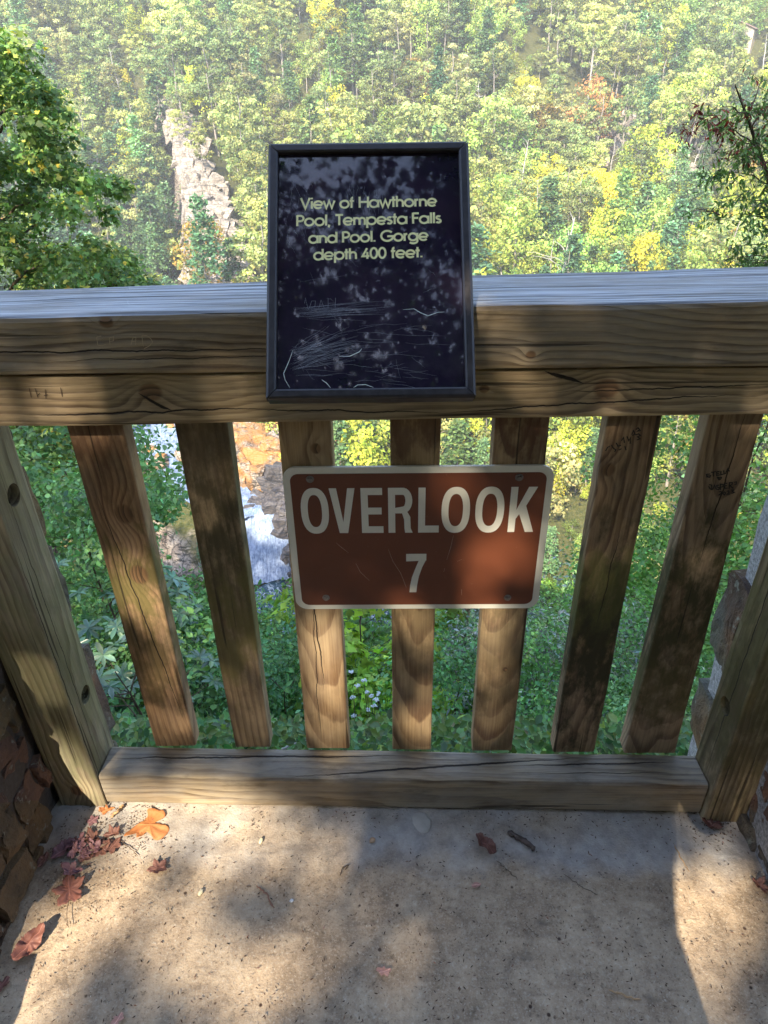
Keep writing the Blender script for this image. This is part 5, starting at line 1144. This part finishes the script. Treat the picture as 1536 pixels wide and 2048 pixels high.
for kd, nm, a, b, d, sc, lb, c_ in PP: plant_px(kd, nm, a, b, d, sc, lb, None, c_)
k = 0; spots = []
for s_ in np.geomspace(3.2, 13, 9):
    wdx = s_*.78+1
    for x in np.arange(-wdx, wdx, .95+s_*.07): spots.append((x+rng.normal(0, .3), 1.3+s_+rng.normal(0, .3), s_))
for x, y, s_ in spots:
    kd = ['near_broad', 'near_fine', 'near_fine', 'near_broad', 'greyish'][int(rng.integers(5 if x > .8 else 4))]
    plant(kd, 'leafy_shrub' if kd != 'greyish' else 'grey_weed', x, y, rng.uniform(.6, 1.05), 'small shrub of the thicket covering the bank just below the railing' if kd != 'greyish' else 'grey weed of the thicket just below the railing', 'shrubs of the near bank' if kd != 'greyish' else 'grey weeds of the near bank', np.array([1, 1.1, 1])*math.exp(rng.normal(0, .15)), dz=-.35)
spots = []
for s_ in np.geomspace(14, 50, 13):
    wdx = s_*.72+2
    for x in np.arange(-wdx, wdx, 2.3+s_*.045): spots.append((x+rng.normal(0, .7), 1.3+s_+rng.normal(0, .9), s_))
for x, y, s_ in spots:
    sc = rng.uniform(.55, 1.0)
    if -.265 < x/y < -.15: sc *= .75
    if x/y > .12: sc *= 1.15
    plant('mid', 'slope_shrub', x, y, sc, 'leafy bush among many on the shaded slope above the falls', 'bushes on the shaded slope', np.array([1, 1.1, .95])*math.exp(rng.normal(0, .18)), dz=-.5)
spots = []
for s_ in np.geomspace(53, 116, 12):
    wdx = s_*.66+3
    for x in np.arange(-wdx, wdx, 4.4+s_*.02): spots.append((x+rng.normal(0, 1.2), 1.3+s_+rng.normal(0, 1.5), s_))
for x, y, s_ in spots:
    if float(_dist(np.array([x]), np.array([y]), RIVL)[0][0]) < 10 or float(_dist(np.array([x]), np.array([y]), RIV)[0][0]) < 9: continue
    sc = rng.uniform(.6, 1.15)
    if -.265 < x/y < -.15 or (x/y > -.42 and x/y < -.15 and y > 92): sc *= .6
    if x/y > .03 and s_ > 75: sc *= 1.35
    c_ = np.array([1, 1.1, .95]) if x < 0 else np.array([1.2, 1.3, .9])*rng.uniform(.8, 1.15)
    plant('midfar', 'slope_tree', x, y, sc, 'small tree on the low slope beside the pool', 'small trees low on the near slope', c_*math.exp(rng.normal(0, .18)), dz=-.6, cat_='tree')
# ground cover
rng = np.random.default_rng(8); n = 75000
s_ = rng.uniform(0, 1, n)**1.7*26+.35; x = rng.uniform(-1, 1, n)*(s_*.8+1.4); y = 1.35+s_; z = T(x, y)
P = np.stack([x, y, z+rng.uniform(.0, .38, n)], 1); szs = rng.uniform(.018, .045, n)*(1+s_*.11)
v, f, c = scatter(FOLD, P, np.tile([0, -.5, 1.], (n, 1))+rng.normal(0, .5, (n, 3)), szs, jit((.12, .21, .075), n, rng, .35, .2), rng)
tag(obj('ground_cover', me_np('ground_cover', v, f, LEAF, c)), 'low leaves and weeds covering the bank under the shrubs', 'undergrowth', kind='stuff')
for i, (a, b, d, sc) in enumerate([(588, 985, 131, .30), (575, 1095, 124, .30), (592, 1040, 127, .26), (585, 1180, 121, .34), (600, 1130, 122, .3), (560, 1245, 112, .40), (600, 1235, 112, .42), (480, 1130, 118, .30), (520, 905, 150, .28), (535, 940, 148, .24), (300, 900, 150, .3), (270, 940, 140, .5), (330, 980, 136, .45), (300, 1010, 125, .5), (390, 1010, 128, .42), (400, 990, 90, .5), (420, 1040, 80, .5), (440, 1090, 75, .5), (370, 1030, 95, .6)]):
    plant_px('midfar', 'riverside_bush', a, b, d, sc, 'green bush clinging to the rocks beside the falls', 'bushes on the rocks by the falls', np.array([1.1, 1.25, 1.]), hc=3.2)
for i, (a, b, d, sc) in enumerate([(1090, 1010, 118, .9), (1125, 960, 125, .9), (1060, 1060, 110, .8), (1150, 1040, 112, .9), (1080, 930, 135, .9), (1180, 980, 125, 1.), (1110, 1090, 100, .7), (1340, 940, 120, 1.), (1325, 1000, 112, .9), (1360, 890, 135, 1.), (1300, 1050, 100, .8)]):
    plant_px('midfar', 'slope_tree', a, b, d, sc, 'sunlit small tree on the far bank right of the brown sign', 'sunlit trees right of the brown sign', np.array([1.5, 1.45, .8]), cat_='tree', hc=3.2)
# white flower heads on thin stalks beside the vine
FL = plain('white_petals', (.66, .70, .70), .8, nscale=60, var=.1)
rng = np.random.default_rng(15)
for i, (a, b) in enumerate([(702, 1345), (715, 1372), (728, 1362), (734, 1385), (706, 1395), (742, 1392), (757, 1388), (752, 1400), (737, 1420), (748, 1413), (708, 1432), (745, 1440), (757, 1440), (705, 1478), (758, 1480)]):
    p = at(a, b, 3.3+rng.uniform(-.1, .1)); r = empty('white_flower', tuple(p)); bm = bmesh.new()
    for q in range(26):
        u_ = Vector(rng.normal(size=3)).normalized(); u_.z = abs(u_.z)*.6; bmesh.ops.create_icosphere(bm, subdivisions=1, radius=.0045, matrix=Matrix.Translation(u_*rng.uniform(.006, .020)))
    bm_obj('flower_head', bm, FL, r, smooth=True); zg = T1(p.x, p.y)-p.z
    v, f = tube(np.array([(0, 0, 0), (.01, .02, -.3), (.0, .05, -.7), (.02, .06, min(-.9, zg))]), np.array([.0015, .002, .0025, .003]), 5); obj('stalk', me_np('stalk', v, f, TWIG), r)
    tag(r, 'white fluffy flower head beside the yellow-green vine', 'flower', 'white flower heads between the third and middle slats')
# slim trunks
def slim(px0, py0, px1, py1, d, r, mat, label):
    a, b = at(px0, py0, d), at(px1, py1, d+.2); zg = T1(b.x, b.y); b2 = b+(b-a).normalized()*max(.3, (b.z-zg)); up_ = a+(a-b)*.55
    rg = np.random.default_rng(int(px0)); P0 = np.array(b2); Q = np.array([tuple(b2), tuple(b), tuple(a), tuple(up_)])-P0
    t = np.linspace(0, 3, 14); Q = np.stack([np.interp(t, range(4), Q[:, k]) for k in range(3)], 1); Q += rg.normal(0, r*.35, Q.shape); v, f = tube(Q, np.linspace(r*1.15, r*.6, 14), 8)
    root = empty('young_tree', tuple(b2)); obj('trunk', me_np('trunk', v, f, mat, smooth=True), root)
    tipz = Q[-1]; (vv, ff, cc), _ = crown(rg, 1.0, .8, -.4, 14, 900, .09, FOLD, (.13, .22, .05)); obj('crown', me_np('crown', vv+tipz, ff, LEAF, cc), root); tag(root, label, 'tree')
slim(932, 1225, 917, 1425, 9.0, .075, PALEBARK, 'slim pale-barked trunk seen left of the fifth slat')
slim(868, 1225, 876, 1300, 12.0, .10, PALEBARK, 'slim reddish trunk just right of the middle slat')
snag_ = [(1395, 1070, 5.0)]
for i, (a, b, c_, d_, dd, lb) in enumerate([(1345, 1010, 1420, 1130, 4.2, 'bare grey stem crossing behind the slat with names'), (1300, 1270, 1310, 1440, 4.0, 'dry stalk standing between the sixth and seventh slats'), (1060, 1360, 1066, 1480, 3.9, 'dark dry stalk in the fifth gap'), (560, 1500, 615, 1480, 1.75, 'fallen twig on the ledge behind the bottom rail')]):
    p, q = at(a, b, dd), at(c_, d_, dd+.05); rg = np.random.default_rng(i); P, r_ = limb(np.array(p), np.array(q), .006, rg, .1, 7); c0 = P.mean(0); v, f = tube(P-c0, r_, 5); tag(obj('dry_stalk', me_np('dry_stalk', v, f, DEADBARK, smooth=True), None, tuple(c0)), lb, 'stalk')

# ---------------- big leafy tree on the left
rng = np.random.default_rng(301); base = at(-95, 560, 17.0); zg = T1(base.x, base.y); bx, by = base.x, base.y
top = at(5, 78, 16.5).z; Hh = top-zg
tr = empty('tulip_tree', (bx, by, zg)); tag(tr, 'big leafy green tree filling the view beside the wall above the railing', 'tree')
Cn = []; parts = []
ridge = np.array([(-140, 40, 0), (20, 80, 0), (110, 235, 0), (170, 260, 0), (235, 335, 0), (290, 350, 0), (225, 420, 0), (300, 540, 0), (320, 600, 0), (290, 760, 0), (240, 900, 0)], float)
cl = []
for _ in range(500):
    py_ = rng.uniform(60, 1000); lim_ = np.interp(py_, [60, 90, 150, 225, 262, 300, 335, 360, 400, 450, 520, 560, 700, 1000], [10, 50, 85, 140, 185, 180, 215, 290, 235, 250, 290, 330, 300, 210]); px_ = rng.uniform(-330, lim_-20); q = at(px_, py_, 17+rng.uniform(-3.2, 3.2)); cl.append(tuple(q))
cl = np.array(cl)
m_ = 125
for c0 in cl:
    br = rng.uniform(.35, .62); u_ = rng.normal(size=(m_, 3)); u_ /= np.linalg.norm(u_, axis=1, keepdims=True); P = c0+u_*br*rng.uniform(.3, 1, (m_, 1))*np.array([1, 1, .7])
    shd = math.exp(rng.normal(0, .2)); parts.append(scatter(LOBED, P, u_*.7+rng.normal(0, .5, (m_, 3))+np.array([0, -.15, .75]), .135*rng.uniform(.6, 1.3, m_), jit((.17, .275, .07), m_, rng, .28, .15)*shd, rng))
v, f, c = cat(parts); yl = rng.random(len(v)//8) < .05; c[np.repeat(yl, 8)] *= np.array([3.0, 1.7, 1.2])
b0 = np.array([bx, by, zg]); obj('crown', me_np('crown', v-b0, f, LEAF, np.clip(c, 0, .9)), tr)
L = [limb((0, 0, -1), (0.3, .2, Hh*.95), .28, rng, .05, 12)]
for i in rng.permutation(len(cl))[:70]:
    e = cl[i]-b0; z0_ = max(2, e[2]-np.hypot(e[0], e[1])*.55); L.append(limb((.3*z0_/Hh, .2*z0_/Hh, z0_), e, .07, rng, .15, 6))
v, f = tubes(L, 7); obj('trunk', me_np('trunk', v, f, BARK, smooth=True), tr)

# ---------------- small tree reaching in from the right
rng = np.random.default_rng(404); root_ = at(1640, 760, 8.6); zg = T1(root_.x, root_.y); b0 = np.array([root_.x, root_.y, zg])
tr = empty('sourwood_tree', tuple(b0)); tag(tr, 'slender tree with drooping leaves and dark red branch tips reaching in above the railing', 'tree')
def ap(a, b, d=8.6): return np.array(at(a, b, d))-b0
main = [ap(1640, 760), ap(1590, 520), ap(1528, 330), ap(1495, 235), ap(1470, 170, 8.4)]
L = [(np.array([(0, 0, -.6), *(tuple(m) for m in main)]), np.array([.09, .07, .045, .026, .016, .006]))]
tw = [(1528, 330, 1470, 270), (1470, 270, 1386, 228), (1495, 235, 1440, 215), (1510, 290, 1420, 250), (1528, 330, 1425, 300), (1540, 370, 1440, 340), (1540, 350, 1560, 230), (1560, 420, 1450, 395), (1560, 440, 1425, 440), (1570, 500, 1470, 490), (1590, 520, 1445, 520), (1590, 540, 1440, 560), (1495, 235, 1530, 150), (1500, 260, 1560, 170), (1600, 560, 1500, 585), (1545, 400, 1620, 300), (1560, 330, 1600, 200), (1440, 430, 1395, 418), (1440, 340, 1415, 372), (1600, 480, 1500, 450), (1620, 520, 1520, 560), (1610, 420, 1500, 360), (1600, 540, 1470, 530), (1600, 330, 1510, 290), (1620, 250, 1540, 220), (1610, 580, 1460, 600)]
LP, LN, LC, LS = [], [], [], []
for (a, b, c_, d_) in tw:
    dz_ = rng.uniform(-.35, .35); p0, p1 = ap(a, b), ap(c_, d_, 8.6+dz_); P, r_ = limb(p0, p1, .010, rng, .2, 7); L.append((P, r_)); ln = np.linalg.norm(p1-p0)
    for j in range(int(ln*20)):
        t = rng.uniform(.12, 1); q = p0+(p1-p0)*t; off = rng.normal(0, .10, 3); tip = q+off*1.6; L.append((np.array([q, (q+tip)/2+(0, 0, .01), tip]), np.array([.003, .002, .0012])))
        for _ in range(8):
            lp = q+(tip-q)*rng.uniform(.2, 1.1)+rng.normal(0, .03, 3); LP.append(lp); redn = (d_ < 290 and b < 420 and rng.random() < .3) or (a == 1470 and t > .7)
            LC.append(np.array([.17, .03, .022] if redn else [.12, .21, .06])*math.exp(rng.normal(0, .3))); LS.append(rng.uniform(.05, .095))
LP = np.array(LP); m_ = len(LP); v, f, c = scatter(LONGLEAF, LP, rng.normal(0, .8, (m_, 3))+np.array([0, -.3, .25]), np.array(LS), np.clip(np.array(LC), 0, .9), rng, droop=(.55, (0, 0, -.9)))
obj('crown', me_np('crown', v, f, LEAF, c), tr); v, f = tubes(L, 5); obj('trunk', me_np('trunk', v, f, BARK, smooth=True), tr)

# ================================================================ trees behind the viewer that shade the overlook
# sunlit openings in the shade, as seen in the photograph: (px, py, rx, ry, rot)
OPEN = [(95, 1400, 34, 125, 18), (165, 1560, 55, 50, 0), (215, 1175, 22, 34, 0), (268, 1100, 22, 40, 0), (300, 1215, 30, 48, 10), (325, 1330, 28, 60, 10), (345, 1430, 30, 30, 0),
        (480, 1330, 26, 85, 8), (500, 1440, 16, 30, 0), (640, 1350, 55, 150, 0), (668, 1470, 60, 45, 0), (825, 1260, 45, 50, 0), (825, 1420, 50, 90, 0), (970, 1250, 55, 105, 0), (1000, 1465, 22, 26, 0),
        (380, 1585, 200, 34, 0), (800, 1525, 40, 18, 0), (1350, 1560, 68, 34, 0), (1310, 1420, 40, 30, 0), (1475, 1440, 22, 90, -18), (1390, 1150, 14, 50, 0), (1240, 1080, 22, 70, -10),
        (1000, 1130, 85, 60, -20), (930, 1000, 50, 28, 0), (1040, 725, 55, 22, 0), (1075, 790, 70, 36, 0), (1340, 780, 130, 20, 0), (1180, 660, 50, 24, 0), (60, 700, 48, 34, 0), (120, 790, 120, 26, 0), (330, 705, 60, 22, 0), (430, 800, 70, 24, 0), (985, 640, 22, 40, 0), (1460, 690, 60, 18, 0), (700, 640, 0, 0, 0),
        (500, 1650, 120, 42, 0), (300, 1650, 90, 36, 0), (110, 1900, 62, 170, 32), (40, 2020, 100, 50, 0), (235, 1790, 34, 80, 20), (380, 1820, 42, 90, 15), (420, 1930, 90, 34, -15), (640, 1740, 62, 44, -20), (620, 1880, 60, 100, 28), (560, 2010, 60, 60, 0),
        (1370, 1740, 110, 60, 8), (1330, 1870, 60, 90, -8), (1450, 1990, 95, 100, 0), (1480, 1860, 60, 50, 0), (1300, 1980, 24, 60, 0), (720, 1800, 40, 40, 0)]
SD = np.array(SUN_DIR)
def sun_open(P, grow=0.):
    """True where a leaf at P would put its shadow into one of the sunlit openings"""
    t = (1.05-P[:, 1])/SD[1]; Q = P+SD*t[:, None]; fl = Q[:, 2] < .02
    t2 = (0.0-P[:, 2])/SD[2]; Q[fl] = (P+SD*t2[:, None])[fl]
    px, py, z = proj_np(Q); z = np.maximum(z, .1); g = grow*FPX/z; m = np.zeros(len(P), bool)
    for (cx, cy, rx, ry, a) in OPEN:
        if rx == 0: continue
        ca, sa = math.cos(R(a)), math.sin(R(a)); dx, dy = px-cx, py-cy; u_ = dx*ca+dy*sa; v_ = -dx*sa+dy*ca; k_ = .55 if cy < 860 else .85 if cy < 1620 else 1.0; m |= (u_/(rx*k_+g))**2+(v_/(ry*k_+g))**2 < 1
    return m
def behind_tree(name, label, x, y, h, rx, z0, nb, nl, size, seed, col_=(.07, .13, .03), tpl=LOBED, r0=.22, grow=0., nlimb=22, group=None, ykeep=None, keepf=.07, cx=0.):
    rng = np.random.default_rng(seed); (v, f, c), Cn = crown(rng, h, rx, z0, nb, nl, size, tpl, col_, 'round', .7, .25, .6)
    v[:, 0] += cx; Cn[:, 0] += cx
    k = len(tpl[0]); P = v.reshape(-1, k, 3).mean(1)+np.array([x, y, T1(x, y)]); keep = ~sun_open(P, grow+size*.20) | (rng.random(len(P)) < keepf)
    if ykeep is not None: keep &= P[:, 1] < ykeep
    m = len(tpl[1]); v = v.reshape(-1, k, 3)[keep].reshape(-1, 3); c = c.reshape(-1, k, 3)[keep].reshape(-1, 3); nl_ = keep.sum(); f = (tpl[1][None]+(np.arange(nl_)*k)[:, None, None]).reshape(-1, tpl[1].shape[1])
    zb_ = T1(x, y); good = []
    for q in Cn:
        zz0 = max(.15*h, q[2]-.25*np.hypot(q[0], q[1])-.05*h); tt = np.linspace(0, 1, 12)[:, None]; L_ = np.array([0, 0, zz0])*(1-tt)+q*tt; L_[:, 2] += np.sin(tt[:, 0]*math.pi)*.3
        if not sun_open(L_+np.array([x, y, zb_]), .04).any(): good.append(q)
    Cn = np.array(good) if len(good) > 3 else Cn
    r = empty(name, (x, y, T1(x, y))); obj('crown', me_np('crown', v, f, LEAF, c), r); obj('trunk', trunk_mesh('trunk', rng, h*.9, r0, Cn, BARK, .02, nlimb, 8), r); return tag(r, label, 'tree', group)
behind_tree('oak_tree', 'oak nearest behind the viewer shading the overlook floor', -3.9, -5.4, 10.5, 4.1, 4.1, 90, 42000, .12, 71, cx=1.3)
behind_tree('young_oak', 'young oak whose thin crown hangs over the dark sign', 1.9, -2.1, 9.0, 2.8, 5.2, 40, 15000, .12, 75, keepf=.02, r0=.09, nlimb=14)
behind_tree('oak_tree', 'second oak behind the viewer on the side of the mortared wall', 3.9, -5.2, 9.5, 3.4, 4.2, 55, 15000, .13, 72)
rng = np.random.default_rng(9)
for i in range(31):
    x = -116+i*5.5+rng.normal(0, 1.0); y = rng.uniform(-17, -11); hh_ = rng.uniform(30, 35) if x < -48 else rng.uniform(15.5, 18.5); behind_tree('tall_tree', 'tall forest tree rising behind the viewer', x, y, hh_, 5.6, 8 if x < -48 else 6.5, 50, 2700 if x < -48 else 2200, .62, 800+i, tpl=QUAD, grow=.02, nlimb=8, r0=.3, group='tall trees behind the overlook')

# ================================================================ the photographer whose shadow falls on the slats
skin = plain('skin', (.52, .33, .24), .6, nscale=30); shirt = plain('grey_shirt', (.16, .17, .19), .9, nscale=60); shorts = plain('dark_shorts', (.05, .055, .07), .9, nscale=60); hairm = plain('brown_hair', (.05, .032, .02), .7, nscale=200)
def skin_mesh(name, verts, edges, mat, parent, sub=2, root=0):
    me = bpy.data.meshes.new(name); me.from_pydata([v[:3] for v in verts], edges, []); o = obj(name, me, parent); md = o.modifiers.new('s', 'SKIN')
    for i, v in enumerate(verts):
        r = v[3]; me.skin_vertices[0].data[i].radius = (r, v[4] if len(v) > 4 else r); me.skin_vertices[0].data[i].use_root = i == root
    sb = o.modifiers.new('d', 'SUBSURF'); sb.levels = sb.render_levels = sub
    bpy.context.view_layer.update(); nm = bpy.data.meshes.new_from_object(o.evaluated_get(bpy.context.evaluated_depsgraph_get())); o.modifiers.clear(); o.data = nm
    nm.materials.clear(); nm.materials.append(mat)
    for p in nm.polygons: p.use_smooth = True
    return o
pr = empty('person', (.03, -.40, FZ(0))); tag(pr, 'person in grey shirt and dark shorts holding a phone over the railing', 'person')
B = [(0, 0, .92, .15, .11), (0, .01, 1.08, .135, .10), (0, .02, 1.25, .155, .11), (0, .02, 1.41, .14, .09), (0, .03, 1.485, .058), (0, .05, 1.55, .078), (0, .07, 1.62, .092), (0, .065, 1.69, .080),
     (-.10, 0, .84, .09), (-.11, .03, .47, .058), (-.12, -.01, .10, .038), (-.125, .11, .035, .035), (.10, 0, .84, .09), (.11, .03, .47, .058), (.12, -.01, .10, .038), (.125, .11, .035, .035),
     (-.19, .02, 1.40, .052), (-.27, .07, 1.12, .042), (-.12, .28, 1.27, .033), (-.075, .33, 1.37, .026), (.19, .02, 1.40, .052), (.27, .07, 1.12, .042), (.12, .28, 1.27, .033), (.075, .33, 1.37, .026)]
E_ = [(0, 1), (1, 2), (2, 3), (3, 4), (4, 5), (5, 6), (6, 7), (0, 8), (8, 9), (9, 10), (10, 11), (0, 12), (12, 13), (13, 14), (14, 15), (3, 16), (16, 17), (17, 18), (18, 19), (3, 20), (20, 21), (21, 22), (22, 23)]
body = skin_mesh('body', B, E_, skin, pr)
skin_mesh('shirt', [(0, 0, .76, .19, .145), (0, 0, .86, .19, .145), (0, .01, 1.05, .17, .125), (0, .02, 1.25, .178, .130), (0, .02, 1.415, .155, .105), (-.20, .02, 1.40, .068), (-.25, .055, 1.23, .062), (.20, .02, 1.40, .068), (.25, .055, 1.23, .062)], [(0, 1), (1, 2), (2, 3), (3, 4), (4, 5), (5, 6), (4, 7), (7, 8)], shirt, pr)
skin_mesh('shorts', [(0, 0, .93, .165, .12), (-.10, 0, .83, .112), (-.11, .02, .55, .095), (.10, 0, .83, .112), (.11, .02, .55, .095)], [(0, 1), (1, 2), (0, 3), (3, 4)], shorts, pr)
for sx in (-1, 1): skin_mesh('shoe', [(sx*.12, -.045, .045, .042), (sx*.122, .05, .042, .046), (sx*.126, .15, .036, .036)], [(0, 1), (1, 2)], hairm, pr)
skin_mesh('hair', [(0, .022, 1.575, .072), (0, .030, 1.65, .092), (0, .055, 1.715, .082), (0, .095, 1.725, .058)], [(0, 1), (1, 2), (2, 3)], hairm, pr)
for sx in (-1, 1):
    for k in range(4):
        z = 1.36+k*.019; l = [.028, .031, .030, .024][k]; skin_mesh('finger', [(sx*.072, .33, z, .009), (sx*.055, .345, z+.003, .0085), (sx*(.055-l*.5), .339, z+.004, .008), (sx*(.052-l), .33, z+.003, .007)], [(0, 1), (1, 2), (2, 3)], skin, body, 1)
    skin_mesh('thumb', [(sx*.068, .32, 1.36, .011), (sx*.052, .313, 1.39, .009), (sx*.038, .317, 1.415, .008)], [(0, 1), (1, 2)], skin, body, 1)
    skin_mesh('ear', [(sx*.082, .065, 1.60, .010), (sx*.09, .06, 1.625, .012), (sx*.086, .062, 1.645, .009)], [(0, 1), (1, 2)], skin, body, 1)
skin_mesh('nose', [(0, .155, 1.63, .008), (0, .168, 1.605, .012)], [(0, 1)], skin, body, 1)
eye = plain('eye', (.05, .04, .03), .2, nscale=100)
for sx in (-1, 1):
    bm = bmesh.new(); bmesh.ops.create_uvsphere(bm, u_segments=12, v_segments=8, radius=.011, matrix=Matrix.Translation((sx*.03, .145, 1.635))); bm_obj('eye', bm, eye, body, smooth=True)
bm = bmesh.new(); bmesh.ops.create_cube(bm, size=1, matrix=Matrix.Diagonal((.076, .009, .162, 1))); bmesh.ops.bevel(bm, geom=bm.edges[:], offset=.003, segments=2)
ph = bm_obj('phone', bm, plain('phone_case', (.02, .02, .025), .3, nscale=60)); ph.location = (0.0, -.062, 1.395); ph.rotation_euler = (PITCH*-1, 0, 0); tag(ph, 'black phone held up in both hands above the floor', 'phone')

# ---------------- haze over the gorge
bm = bmesh.new(); bmesh.ops.create_cube(bm, size=1, matrix=Matrix.Translation((0, 575, 110))@Matrix.Diagonal((1560, 1500, 460, 1)))
s = NT('haze_air'); v_ = s.n('ShaderNodeVolumePrincipled'); v_.inputs['Color'].default_value = (.93, .95, 1, 1); v_.inputs['Density'].default_value = .0003; v_.inputs['Anisotropy'].default_value = .0
s.t.links.new(v_.outputs[0], s.out.inputs['Volume'])
o = bm_obj('haze', bm, s.m); tag(o, 'thin pale air haze filling the gorge', 'haze', kind='stuff')
